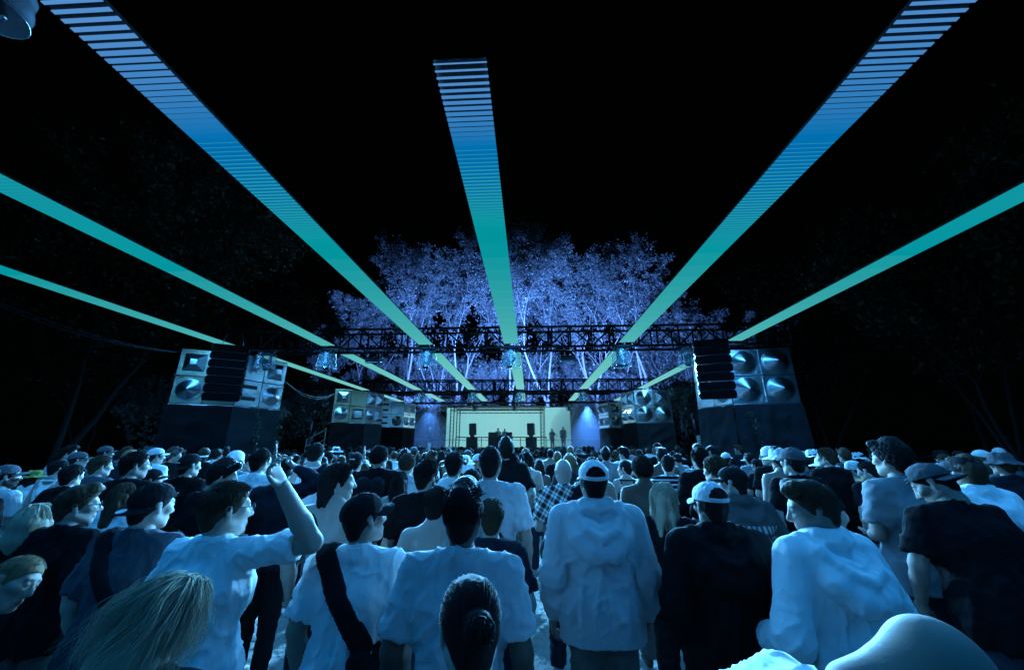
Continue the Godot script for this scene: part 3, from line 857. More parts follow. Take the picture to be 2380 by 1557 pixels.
func heroes() -> Array:
	# x, z, height of the top of the head, look, label
	return [
		[-2.92, -1.62, 1.61, {"top": "tee", "col": "black", "hair": "buzz", "hc": "fair", "yaw": -50, "hy": -32, "hp": -22, "lean": 55, "skin": 1}, "person bending low with close-cropped fair hair, face turned right, beside the blond bob"],
		[-3.11, -2.41, 1.50, {"fem": true, "top": "tee", "col": "black", "hair": "bob", "hc": "blond", "locks": "bobbed", "hy": 10}, "person with straight shoulder-length blond hair seen from behind, in a black tee"],
		[-2.86, -2.41, 1.61, {"top": "tee", "col": "black", "hair": "swept", "hc": "brown", "locks": "tufts", "hy": -42, "glasses": true}, "person in thin glasses and black tee with swept-back hair, facing right"],
		[-2.08, -2.11, 1.68, {"top": "tee", "col": "slate", "hat": "capback", "hatc": "dark", "hair": "buzz", "hy": -14, "bulk": 1.12, "strap": -1, "hp": 4}, "broad person in dark backwards cap with a round badge on its brim"],
		[-1.46, -1.86, 1.69, {"top": "tee", "col": "white", "hair": "short", "hc": "brown", "locks": "tufts", "hy": -28, "glasses": true, "armR": [.49, 1.52, -.04, .42, 1.79, .13], "handR": 0, "armw": 1.12, "sleeve": .78, "yaw": -8, "wide": 1.05}, "person in loose white tee and glasses holding the right arm up bent"],
		[-1.10, -1.24, 1.47, {"fem": true, "top": "tee", "col": "black", "hair": "long", "hc": "blond", "locks": "messy", "hp": 24, "hy": -22, "hr": -8}, "person with messy loose blond hair, head bowed, nearest at the lower left"],
		[-3.92, -3.70, 1.80, {"top": "tee", "col": "black", "hair": "short", "hc": "dark", "hy": -34, "glasses": true}, "person in dark tee and glasses with cropped dark hair, between straw hat and dark crop"],
		[-5.27, -4.56, 1.74, {"top": "tee", "col": "slate", "hair": "short", "hc": "brown", "hy": -25}, "person with short brown hair and a grey-blue tee, third row at left"],
		[-5.00, -4.07, 1.66, {"top": "long", "col": "black", "hair": "short", "hc": "dark", "hy": 5}, "person in black long sleeves with round dark hair seen from behind, at left"],
		[-5.55, -3.92, 1.68, {"top": "tee", "col": "pale", "hat": "cap", "hatc": "mid", "hair": "short", "hc": "dark", "hy": -30, "beard": true, "arms": "hold"}, "bearded person in a grey cap at the left edge of the crowd"],
		[-8.50, -7.38, 1.87, {"top": "tee", "col": "slate", "hat": "cap", "hatc": "mid", "hy": -40}, "person in peaked cap standing out against the dark trees at left"],
		[-8.20, -7.52, 1.84, {"top": "tee", "col": "grey", "hair": "short", "hc": "brown", "hy": 10}, "person with rounded brown hair right of the peaked cap at far left"],
		[-6.17, -6.13, 1.84, {"top": "tee", "col": "white", "hat": "cap", "hatc": "pale", "hy": -30}, "person in pale cap just behind the straw hat"],
		[-7.29, -5.96, 1.78, {"top": "tee", "col": "slate", "hat": "cap", "hatc": "mid", "hy": -38, "shades": true}, "person in cap and dark sunglasses, turned right, at far left"],
		[-8.50, -6.76, 1.85, {"top": "tee", "col": "pale", "hair": "swept", "hc": "dark", "hy": -50}, "person with swept dark hair looking right, highest head at far left"],
		[-6.68, -5.25, 1.68, {"top": "tank", "col": "white", "hat": "cap", "hatc": "dark", "hy": -20}, "person in dark cap and white tank top above the green bucket hat"],
		[-8.4, -6.3, 1.46, {"fem": true, "top": "tee", "col": "white", "hat": "bucket", "hatc": "lime", "hair": "bob", "hc": "dark", "hy": -20}, "person in a yellow-green bucket hat at far left"],
		[-9.41, -9.59, 1.66, {"top": "tee", "col": "black", "hat": "straw", "hatc": "pale", "hair": "short", "hc": "dark", "hy": -10}, "person in straw hat below the near left speaker tower"],
		[-3.83, -4.22, 1.79, {"top": "tee", "col": "black", "hat": "capback", "hatc": "dark", "hair": "buzz", "hy": -16, "label_bar": true}, "person in black backwards cap with a pale bar label and black tee"],
		[-2.67, -3.29, 1.74, {"top": "tee", "col": "black", "hair": "mop", "hc": "dark", "hy": -52, "hp": 14, "shades_up": true}, "person with sunglasses pushed up in dark hair, looking down to the right"],
		[-4.13, -5.28, 1.80, {"top": "tee", "col": "grey", "hat": "beanie", "hatc": "white", "hy": -20}, "person in a white knit cap below the left tower's lit drape"],
		[-2.96, -4.15, 1.82, {"top": "tee", "col": "white", "hair": "short", "hc": "dark", "hy": -12, "bulk": 1.1, "skin": 0}, "broad-backed person in plain white tee with a dark crop, left of the raised arm"],
		[-4.51, -5.95, 1.75, {"top": "tee", "col": "slate", "hat": "cap", "hatc": "dark", "hy": -50}, "person in dark cap turned right, just left of the broad white tee"],
		[-3.77, -3.53, 1.52, {"fem": true, "top": "tee", "col": "white", "hair": "long", "hc": "brown", "locks": "long", "hy": -10}, "person with smooth long brown hair between glasses wearer and backwards cap"],
		[-4.29, -4.28, 1.62, {"top": "tee", "col": "white", "hat": "cap", "hatc": "dark", "hair": "short", "hc": "dark", "hy": -45}, "short person in dark peaked cap and white tee behind the badge cap"],
		[-2.35, -3.62, 1.77, {"top": "long", "col": "navy", "hat": "capback", "hatc": "dark", "hair": "short", "hc": "dark", "hy": 30, "armL": "hold", "armR": "head", "handR": 2}, "person in dark sweater and cap with one hand raised to the head"],
		[-2.83, -5.01, 1.89, {"top": "tank", "col": "white", "hair": "short", "hc": "dark", "hy": 4, "strap": 1}, "tall person in white tank top with a dark strap across the back"],
		[-1.35, -2.71, 1.74, {"top": "bare", "hair": "mullet", "hc": "dark", "locks": "tufts", "hy": -58, "strap": -1, "skin": 0}, "bare-backed person with a dark mullet, face in profile, bag strap across"],
		[-2.41, -5.30, 1.78, {"top": "tee", "col": "black", "hat": "cap", "hatc": "dark", "hair": "short", "hc": "dark", "hy": 0, "label_bar": true}, "person in black cap with a small pale back label, behind the mullet"],
		[-2.99, -5.51, 1.61, {"fem": true, "top": "tank", "col": "white", "hair": "bob", "hc": "brown", "locks": "bobbed", "hy": -6}, "person with brown bob and white tank top left of the mullet"],
		[-1.87, -4.75, 1.84, {"top": "long", "col": "black", "hair": "curly", "hc": "dark", "hy": -18, "pack": true}, "person with tall dark hair wearing a black backpack"],
		[-1.83, -5.6, 1.80, {"top": "tank", "col": "white", "hair": "mop", "hc": "dark", "hy": 10}, "person in white sleeveless top right of the black backpack"],
		[-1.54, -4.84, 1.75, {"top": "tee", "col": "pale", "hair": "curly", "hc": "brown", "hy": -10}, "person with loose brown curls left of the broad black tee"],
		[-1.44, -4.3, 1.58, {"fem": true, "top": "tank", "col": "black", "hair": "long", "hc": "dark", "locks": "long", "hy": 0}, "person with sleek long black hair down the back, left of the broad black tee"],
		[-0.82, -3.09, 1.75, {"top": "tee", "col": "logo", "hair": "short", "hc": "dark", "locks": "tufts", "hy": -34, "bulk": 1.14, "wide": 1.06, "beard": true}, "broad bearded person in black tee with cropped hair, right of the black ball cap"],
		[-0.76, -3.88, 1.80, {"top": "tee", "col": "tiers", "hair": "short", "hc": "dark", "hy": -4}, "person in white tee with dark lettered back print, right of the broad black tee"],
		[-0.82, -1.96, 1.65, {"top": "tee", "col": "white", "hat": "cap", "hatc": "dark", "hair": "buzz", "hc": "dark", "hy": -38, "hp": -8, "strap": -1, "strapw": 1.35, "bag": true, "wide": 1.06, "skin": 1}, "person in white tee and black ball cap with a wide dark strap across the back"],
		[-0.29, -1.72, 1.69, {"top": "tee", "col": "pale", "hair": "quiff", "hc": "dark", "locks": "spikes", "hy": -3, "skin": 2, "wide": 1.08, "hem": .74}, "person in grey tee with spiky top hair and shaved sides, front centre"],
		[-0.24, -2.45, 1.55, {"top": "tee", "col": "navy", "hair": "short", "hc": "brown", "locks": "tufts", "hy": 5}, "person in dark collared shirt half hidden right of the spiky hair"],
		[-0.15, -1.06, 1.545, {"fem": true, "top": "tee", "col": "black", "hair": "bun", "hc": "dark", "locks": "bun", "hp": 14, "hy": 20}, "person with dark hair drawn into a low bun, nearest at bottom centre"],
		[-0.31, -3.02, 1.86, {"top": "tee", "col": "pale", "hair": "buzz", "hc": "dark", "hy": 0, "strap": -1, "wide": 1.06, "skin": 1}, "tall person with buzz cut and grey tee with a dark diagonal strap"],
		[-0.23, -4.92, 1.78, {"top": "tee", "col": "white", "hair": "short", "hc": "dark", "hy": 0, "phones": true}, "person in white tee with a neck band of headphones, right of the tall buzz cut"],
		[-0.29, -4.87, 1.95, {"top": "tee", "col": "black", "hair": "mop", "hc": "dark", "hy": 0, "x": -.3}, "tallest dark head right under the mixing desk, in black tee"],
		[-0.05, -6.36, 1.74, {"top": "bare", "hair": "short", "hc": "dark", "hy": 55, "shades_up": true}, "bare-chested person with sunglasses on the forehead, facing left"],
		[-0.80, -2.62, 1.60, {"top": "bare", "hair": "short", "hc": "dark", "hy": -6, "x": -.62, "skin": 0}, "bare-shouldered person close behind the spiky hair's left shoulder"],
		[-0.56, -3.75, 1.66, {"top": "tee", "col": "white", "hat": "cap", "hatc": "dark", "hy": 0}, "person in round dark cap right behind the spiky hair"],
		[0.39, -2.46, 1.79, {"top": "hoodie", "col": "pale", "hat": "capopen", "hatc": "pale", "hair": "buzz", "hc": "dark", "hy": 0, "skin": 1, "wide": 1.08, "bulk": 1.06}, "person in pale hoodie and pale cap with open back strap, front right of centre"],
		[0.32, -3.83, 1.74, {"top": "tee", "col": "plaid", "hair": "", "hy": 0, "strap": 1, "skin": 0}, "bald person with checked shirt and strap left of the pale hoodie"],
		[1.00, -2.28, 1.68, {"top": "hoodie", "col": "black", "hat": "capopen", "hatc": "pale", "hair": "short", "hc": "dark", "hy": 8, "hp": 6, "skin": 1, "wide": 1.1, "bulk": 1.08}, "person in black hoodie and pale cap with open back strap"],
		[1.02, -3.10, 1.58, {"fem": true, "top": "long", "col": "black", "hair": "long", "hc": "blond", "locks": "wavy", "hy": -62, "yaw": -15}, "person with long wavy blond hair in black top, looking right"],
		[1.12, -3.97, 1.75, {"top": "bare", "hair": "curly", "hc": "dark", "hy": -4, "skin": 2}, "bare-backed person with dark curls behind the wavy blond hair"],
		[1.23, -5.82, 1.56, {"fem": true, "top": "tank", "col": "black", "hair": "pony", "hc": "blond", "locks": "ponytail", "hy": -20, "x": 1.08}, "person with blond ponytail right of the pale hoodie's cap"],
		[1.37, -5.72, 1.66, {"fem": true, "top": "tank", "col": "black", "hair": "bun", "hc": "dark", "hy": 50}, "person with dark tied hair in black vest, face turned left"],
		[1.75, -5.05, 1.75, {"top": "tee", "col": "stripes", "hair": "buzz", "hc": "dark", "hy": -25, "hp": 10}, "person in horizontally striped tee with shaved sides"],
		[1.95, -4.56, 1.84, {"top": "long", "col": "black", "hair": "quiff", "hc": "dark", "hy": -10}, "tall person in black sweater with high dark hair, behind the black hoodie"],
		[1.81, -3.92, 1.75, {"top": "tee", "col": "black", "hair": "curly", "hc": "brown", "hy": 32}, "person with curly brown hair and visible ear above the dark peaked cap"],
		[1.59, -3.12, 1.72, {"top": "hoodie", "col": "printed", "hat": "cap", "hatc": "dark", "hair": "buzz", "hc": "dark", "hy": 48, "lean": 6, "print": true}, "person in dark peaked cap and printed grey hoodie, facing left"],
		[2.50, -7.71, 1.92, {"top": "tee", "col": "black", "hair": "buzz", "hc": "dark", "hy": 0, "skin": 2}, "tall person with close buzz cut in front of the right middle speaker stack"],
		[1.30, -2.03, 1.69, {"top": "hoodie", "col": "white", "hair": "swept", "hc": "brown", "locks": "tufts", "hy": 58, "hp": 12, "yaw": 12, "armL": [-.31, 1.14, .05, -.22, 1.0, -.24], "armR": [.31, 1.14, .05, .2, 1.0, -.22], "skin": 1, "x": 1.38}, "person in white hoodie with swept-back hair looking down to the left"],
		[2.78, -3.12, 1.90, {"top": "tee", "col": "grey", "hair": "mop", "hc": "dark", "locks": "tufts", "hy": 16, "skin": 1}, "tall person in grey tee with tousled dark hair"],
		[2.62, -2.52, 1.80, {"top": "tee", "col": "black", "hat": "capback", "hatc": "mid", "hair": "buzz", "hc": "dark", "hy": 40, "hp": 26, "lean": 14, "bulk": 1.18, "wide": 1.12, "skin": 1, "armL": [-.3, 1.2, -.05, -.24, 1.0, -.22], "handL": 2}, "big person in black tee and backwards dark cap, head bowed left"],
		[0.20, -0.93, 1.82, {"top": "tee", "col": "white", "hair": "", "hy": 0, "hp": 36, "yaw": -92, "lean": 50, "skin": 1, "chain": true}, "bald person in white tee with neck chain, nearest at the lower right"],
		[4.35, -6.01, 1.70, {"top": "tank", "col": "number", "hat": "bucket", "hatc": "white", "hair": "short", "hc": "dark", "hy": 20}, "person in white bucket hat and printed pale vest"],
		[4.64, -5.85, 1.66, {"top": "tee", "col": "pale", "hat": "beanie", "hatc": "pale", "hy": 40, "collar": true}, "person in pale knit cap with a glowing yellow-green neck band"],
		[4.20, -3.95, 1.76, {"top": "tee", "col": "white", "hat": "cap", "hatc": "mid", "hy": 62, "hp": 22, "lean": 10}, "person in grey cap and white tee bowing left, right edge"],
		[3.45, -5.75, 1.86, {"top": "tee", "col": "black", "hat": "beanie", "hatc": "white", "hy": 60, "shades": true}, "person in white knit cap and sunglasses under the right near tower"],
		[2.57, -3.94, 1.86, {"top": "tee", "col": "black", "hat": "cap", "hatc": "mid", "hair": "short", "hc": "dark", "hy": 10}, "person in grey-blue cap right of the white knit cap"],
		[4.09, -5.56, 1.83, {"top": "tee", "col": "black", "hair": "short", "hc": "brown", "hy": 30}, "person with short brown hair and black tee behind the bucket hat"],
		[4.18, -5.06, 1.68, {"top": "tee", "col": "black", "hair": "buzz", "hc": "dark", "hy": 28, "hp": 12}, "person with dark buzz cut leaning left of the tousled hair"],
	]

var shirt_mats := {}

func picture(w: int, h: int, fn: Callable) -> ImageTexture:
	var im := Image.create(w, h, false, Image.FORMAT_RGB8)
	for y in h:
		for x in w:
			im.set_pixel(x, y, fn.call(float(x) / w, float(y) / h))
	return ImageTexture.create_from_image(im)

func shirt_mat(col: String) -> StandardMaterial3D:
	if SHIRTS.has(col):
		return cloth(SHIRTS[col])
	if shirt_mats.has(col):
		return shirt_mats[col]
	var m := StandardMaterial3D.new()
	m.roughness = .95
	m.metallic_specular = .1
	match col:
		"plaid":
			m.albedo_texture = picture(256, 256, func(u: float, v: float) -> Color:
				var a: float = fposmod((u * .86 + v * .5) * 9.0, 1.0)
				var b: float = fposmod((v * .86 - u * .5) * 9.0, 1.0)
				var k: float = .82 - (.34 if a < .42 else 0.0) - (.34 if b < .42 else 0.0)
				if absf(a - .7) < .05 or absf(b - .7) < .05:
					k -= .3
				return Color(k, k, k))
		"stripes":
			m.albedo_texture = picture(16, 256, func(_u: float, v: float) -> Color:
				return Color(.8, .8, .8) if fposmod(v * 15.0, 1.0) < .38 else Color(.12, .13, .15))
		"tiers":
			m.albedo_texture = picture(256, 256, func(u: float, v: float) -> Color:
				var k := .84
				if absf(u - .5) < .11 and absf(v - .30) < .045:
					k = .1 if fposmod((u - .39) / .044, 1.0) < .45 or absf(v - .262) < .006 and u > .46 else .84
				if absf(u - .5) < .06 and absf(v - .42) < .05 and not (absf(u - .5) < .045 and absf(v - .42) < .035):
					k = .1
				return Color(k, k, k))
		"logo":
			m.albedo_texture = picture(256, 256, func(u: float, v: float) -> Color:
				var x: float = u - .56
				var y: float = v - .40 + x * .7
				return Color(.62, .62, .62) if (absf(x) < .035 and absf(y) < .012) or (absf(x + .015) < .045 and absf(y - .04) < .012) else Color(.09, .095, .1))
		"printed":
			m.albedo_texture = picture(256, 256, func(u: float, v: float) -> Color:
				var k := .27
				if absf(u - .5) < .2 and absf(v - .3) < .03 and fposmod(u * 22.0, 1.0) < .5:
					k = .6
				if absf(u - .5) < .23 and absf(v - .52) < .16 and fine.get_noise_2d(u * 40.0, v * 40.0) > .12:
					k = .55
				return Color(k, k, k))
		"number":
			m.albedo_texture = picture(256, 256, func(u: float, v: float) -> Color:
				var k := .74
				var x: float = (u - .5) / .16
				var y: float = (v - .42) / .15
				if absf(x) < 1.0 and absf(y) < 1.0:
					var dx: float = absf(absf(x) - .5)
					if dx < .42 and not (dx < .2 and absf(absf(y) - .46) < .22):
						k = .12
				return Color(k, k, k))
	m.cull_mode = BaseMaterial3D.CULL_DISABLED
	shirt_mats[col] = m
	return m

func hat_on(o: Node3D, P: Dictionary, H: Transform3D) -> void:
	var kind: String = P.get("hat", "")
	if kind == "":
		return
	var col: String = P.get("hatc", "dark")
	var c: Color = HATS[col] if HATS.has(col) else SHIRTS[col]
	var m := cloth(c)
	if kind.begins_with("cap"):
		var T := H * Transform3D(Basis(Vector3.RIGHT, .10), V(0, .004, 0))
		if kind == "capback":
			T = H * Transform3D(Basis(Vector3.RIGHT, .3) * Basis(Vector3.UP, PI), V(0, -.004, .014))
		var cp := put("cap", lib.cap_open if kind != "cap" or P.get("cell", .03) < .024 and not P.has("label_bar") and P.get("hy", 0) == 0 else lib.cap, m, o, T)
		put("brim", lib.brim, m, cp)
		if kind != "cap":
			put("strap", lib.cap_strap, m, cp)
		if kind == "capback" and P.has("bulk"):
			put("badge", lib.badge, mat(Color(.6, .6, .6), .4), cp, Transform3D(Basis(Vector3.RIGHT, -.16), V(0, .0275, -.128)))
		if P.has("label_bar"):
			var S := Shape.new()
			S.box(V(-.035, -.006, -.002), V(.035, .006, .002))
			put("pale_label", S.mesh(), mat(Color(.5, .5, .5), .6), cp, Transform3D(Basis(Vector3.UP, 0.0), V(0, .06, .128 if kind == "cap" else .13)) if kind == "cap" else Transform3D(Basis(Vector3.UP, PI), V(0, .075, -.098)))
	else:
		put("%s_hat" % kind if kind != "beanie" else "knit_cap", lib[kind], m, o, H)

func dress(o: Node3D, P: Dictionary, R: Dictionary, body_mesh: ArrayMesh, shirt_mesh: ArrayMesh) -> void:
	put("body", body_mesh, skin(P.get("skin", 0)), o)
	if shirt_mesh:
		put({"tee": "tee_shirt", "tank": "tank_top", "hoodie": "hoodie", "long": "sweater"}[P.top], shirt_mesh, shirt_mat(P.col), o)
	var near: bool = P.get("cell", .03) < .02
	put("trousers", lib.trousers if near else lib.trousers_far, cloth([Color(.02, .022, .03), Color(.05, .06, .08), Color(.015, .015, .016), Color(.12, .11, .10)][int(P.get("seed", 0)) % 4]), o)
	if near:
		for s in [-1.0, 1.0]:
			put("shoe", lib.shoe, mat(Color(.3, .3, .3) if int(P.seed) % 3 == 0 else Color(.03, .03, .03), .5), o, Transform3D(Basis(Vector3.UP, -.12 * s), V(.108 * s, 0, 0)))
	var H: Transform3D = R.H
	var hair: String = P.get("hair", "short")
	var lod: String = "" if P.get("cell", .03) < .024 else "_far"
	if hair != "":
		var hn := put("hair", lib["hair_" + hair + lod], hair_mat(P.get("hc", "dark")), o, H)
		var fuzzy: bool = hair in ["short", "swept", "mop", "quiff", "mullet", "curly"] and P.get("hat", "") == "" and P.get("cell", .03) < .024
		if fuzzy:
			put("fine_strands", lib.locks_curls if hair == "curly" else lib.locks_fuzz, hair_mat(P.get("hc", "dark")), hn)
		if hair == "buzz" and P.get("cell", .03) < .024:
			put("fine_strands", lib.locks_stubble, hair_mat(P.get("hc", "dark")), hn)
		if P.has("locks"):
			put("locks", lib["locks_" + P.locks], hair_mat(P.get("hc", "dark")), hn)
			if P.locks == "bun":
				put("hair_knot", lib.locks_knot, hair_mat(P.get("hc", "dark")), hn)
	hat_on(o, P, H)
	if P.get("glasses", false):
		put("glasses", lib.glasses, mat(Color(.02, .02, .02), .3, .5), o, H)
	if P.get("shades", false) or P.get("shades_up", false):
		var T := H if P.has("shades") else H * Transform3D(Basis(Vector3.RIGHT, .75), V(0, .045, .02))
		var g := put("sunglasses", lib.glasses, mat(Color(.5, .52, .55), .25, .8), o, T)
		for s in [-1.0, 1.0]:
			put("lens", lib.lens, mat(Color(.01, .012, .015), .06), g, Transform3D(Basis(Vector3.UP, -.12 * s), V(.033 * s, .004, -.109)))

func crowd_lib() -> void:
	lib.head0 = head_shape(.006, 0)
	lib.head1 = head_shape(.006, 1)
	lib.head2 = head_shape(.006, 2)
	lib.head2m = head_shape(.0095, 2)
	lib.head0m = head_shape(.0095, 0)
	lib.head1m = head_shape(.0095, 1)
	lib.head0f = head_shape(.014, 0)
	lib.head1f = head_shape(.014, 1)
	for k in 4:
		lib["hand%d" % k] = hand_shape(.0062, k)
		lib["hand%d_far" % k] = hand_shape(.0085, k)
	for st in ["buzz", "short", "swept", "quiff", "curly", "mop", "bob", "long", "mullet", "bun", "pony"]:
		lib["hair_" + st] = hair_shape(st, .0068, 3).mesh()
		lib["hair_%s_far" % st] = hair_shape(st, .0125, 5).mesh()
	lib.locks_tufts = locks(11, 420, "tufts").mesh()
	lib.locks_spikes = locks(12, 620, "spikes").mesh()
	lib.locks_fuzz = locks(20, 1900, "fuzz").mesh()
	lib.locks_stubble = locks(22, 2600, "stubble").mesh()
	lib.locks_curls = locks(21, 900, "curls").mesh()
	lib.locks_bun = locks(13, 1100, "bun").mesh()
	lib.locks_knot = locks(14, 90, "knot").mesh()
	lib.locks_wavy = locks(15, 1100, "wavy").mesh()
	lib.locks_messy = locks(16, 1700, "messy").mesh()
	lib.locks_long = locks(17, 700, "long").mesh()
	lib.locks_bobbed = locks(18, 700, "bobbed").mesh()
	lib.locks_ponytail = locks(19, 260, "ponytail").mesh()
	lib.trousers = trousers_shape(.018, 1.0).mesh()
	lib.trousers_far = trousers_shape(.032, 2.0).mesh()
	lib.shoe = shoe_shape(.012).mesh()
	lib.cap = cap_shape(false).mesh()
	lib.cap_open = cap_shape(true).mesh()
	lib.brim = brim_shape().mesh()
	for h in ["bucket", "straw", "beanie"]:
		lib[h] = hat_shape(h).mesh()
	lib.glasses = glasses_shape().mesh()
	var S := Shape.new()
	S.lathe([Vector2(.0235, -.001), Vector2(.0235, .001), Vector2(.0003, .0015)], 14, Transform3D(Basis(Vector3.RIGHT, -PI / 2.0) * Basis.from_scale(V(1, 1, .8)), Vector3.ZERO))
	lib.lens = S.mesh()
	S = Shape.new()
	S.lathe([Vector2(.03, 0), Vector2(.03, .002), Vector2(.024, .003), Vector2(.024, .0015), Vector2(.016, .0015), Vector2(.0155, .003), Vector2(.0003, .003)], 24, Transform3D(Basis.from_scale(V(1, 1, .75)), Vector3.ZERO))
	lib.badge = S.mesh()
	S = Shape.new()
	var pts := []
	for k in 9:
		var a: float = lerpf(-.7, .7, k / 8.0)
		pts.append(V(sin(a) * .0905, .043, .016 + cos(a) * .1125))
	S.tube(pts, [.009, .009, .009, .009, .009, .009, .009, .009, .009], 6, .28, Vector3.UP)
	lib.cap_strap = S.mesh()

func place_heroes() -> void:
	var list := heroes()
	var jobs := []
	for i in list.size():
		var e: Array = list[i]
		var P: Dictionary = e[3]
		var dist: float = Vector2(e[0], e[1]).length()
		P.cell = .011 if dist < 2.5 else .0135 if dist < 3.3 else (.017 if dist < 4.0 else .023)
		P.seed = i + 1
		P.face = 1 if P.get("fem", false) else 2 if P.get("beard", false) else 0
		P.lod = "" if dist < 4.2 else "m"
		if not P.has("arms") and not P.has("armL"):
			P.arms = ["down", "down", "front", "pocket", "hold", "back"][(i * 7 + 3) % 6] if dist > 2.2 else "down"
		jobs.append(P)
	var res := []
	res.resize(jobs.size())
	var g := WorkerThreadPool.add_group_task(func(i: int) -> void: res[i] = figure(jobs[i]), jobs.size(), -1, true)
	WorkerThreadPool.wait_for_group_task_completion(g)
	for i in list.size():
		var e: Array = list[i]
		var P: Dictionary = e[3]
		var R: Dictionary = res[i]
		var s: float = (e[2] as float) / (1.785 + (.02 if P.has("hat") else .0))
		var o := thing("person", e[4], "person", V(P.get("x", e[0]), 0, e[1]), deg_to_rad(P.get("yaw", 0.0)), "people in the crowd")
		o.scale = Vector3.ONE * s
		dress(o, P, R, (R.body as Shape).mesh(), (R.shirt as Shape).mesh() if R.has("shirt") else null)
		if R.has("strap"):
			put("bag_strap", (R.strap as Shape).mesh(), cloth(Color(.012, .012, .014)), o)
		if P.has("bag"):
			var F := Field.new(V(-.16, -.12, -.1), V(.16, .12, .1), .014)
			F.cap(V(-.08, .04, 0), V(.08, -.04, 0), .07, .075, .03, V(1, 1, 1.7))
			put("bag", Shape.of(F.nets()).mesh(), cloth(Color(.014, .014, .016)), o, Transform3D(Basis(Vector3(0, 0, 1), -.35), V(.17, 1.0, .13)))
		if P.has("pack"):
			var F := Field.new(V(-.22, -.3, -.12), V(.22, .3, .14), .016)
			F.cap(V(-.08, -.14, 0), V(-.08, .13, 0), .085, .085, .03, V(1, 1, 1.2)).cap(V(.08, -.14, 0), V(.08, .13, 0), .085, .085, .03, V(1, 1, 1.2)).cap(V(0, -.1, .06), V(0, -.02, .06), .07, .07, .03, V(.8, 1, 1.4))
			put("backpack", Shape.of(F.nets()).mesh(), cloth(Color(.014, .014, .016)), o, Transform3D(Basis.IDENTITY, V(0, 1.25, .19)))
		if P.has("chain") or P.has("phones") or P.has("collar"):
			var pts := []
			var rs := []
			for k in 17:
				var a: float = TAU * k / 16.0
				pts.append(V(sin(a) * .075, 1.53 - cos(a) * .012, .012 + cos(a) * .072))
				rs.append(.006 if P.has("chain") else .012)
			var T: Transform3D = (R.J as Dictionary).T
			put({"chain": "neck_chain", "phones": "headphones", "collar": "glow_band"}["chain" if P.has("chain") else "phones" if P.has("phones") else "collar"], Shape.new().tube(pts, rs, 6).mesh(), mat(Color(.6, .62, .65), .25, .9) if not P.has("collar") else glow(Color(.30, .52, .12), 1.0), o, T)

# the rows nearest the stage, seen only as a carpet of heads: one object
func far_mass(at: Array, r: RandomNumberGenerator) -> void:
	var parts := {}
	var add_to := func(key: String, s: Shape, t: Transform3D) -> void:
		if not parts.has(key):
			parts[key] = Shape.new()
		(parts[key] as Shape).add(s, t)
	var P := {"top": "tee", "cell": .05, "lod": "f", "seed": 3, "arms": "down"}
	var J: Dictionary = joints(P)
	var coat := Shape.of((shirt_field(P, .05, J)[0] as Field).nets())
	var head := head_shape(.022, 0)
	head.c.clear()
	head.u.clear()
	var tops := []
	for st in ["short", "bob", "curly", "bun", "mop"]:
		tops.append(hair_shape(st, .022, 2))
	var hatb: Shape = hat_shape("beanie")
	for p in at:
		var s: float = r.randf_range(.89, 1.03)
		var t := Transform3D(Basis(Vector3.UP, r.randf_range(-.5, .5)).scaled(Vector3.ONE * s), p)
		var h := t * Transform3D(Basis(Vector3.UP, r.randf_range(-.5, .5)), V(0, 1.655, -.012))
		add_to.call(["black", "black", "black", "slate", "navy", "navy", "grey", "black", "pale"][r.randi() % 9], coat, t)
		add_to.call("skin%d" % (1 + r.randi() % 2), head, h)
		if r.randf() < .16:
			add_to.call(["black", "grey", "white"][r.randi() % 3], hatb, h)
		else:
			add_to.call("hair_" + ["dark", "dark", "dark", "brown"][r.randi() % 4], tops[r.randi() % 5], h)
	var o := Node3D.new()
	o.name = "distant_crowd"
	add_child(o)
	tag(o, "carpet of small heads and shoulders filling the floor before the stage", "crowd")
	o.set_meta("kind", "stuff")
	for k in parts:
		var key: String = k
		var mt: Material = skin(int(key[4])) if key.begins_with("skin") else hair_mat(key.substr(5)) if key.begins_with("hair_") else cloth(SHIRTS[key])
		var S: Shape = parts[k]
		S.u.clear()
		S.c.clear()
		put({"s": "heads", "h": "hair"}.get(key[0], "clothes") if key.begins_with("skin") or key.begins_with("hair_") else "clothes", S.mesh(), mt, o).set_meta("kind", "stuff")

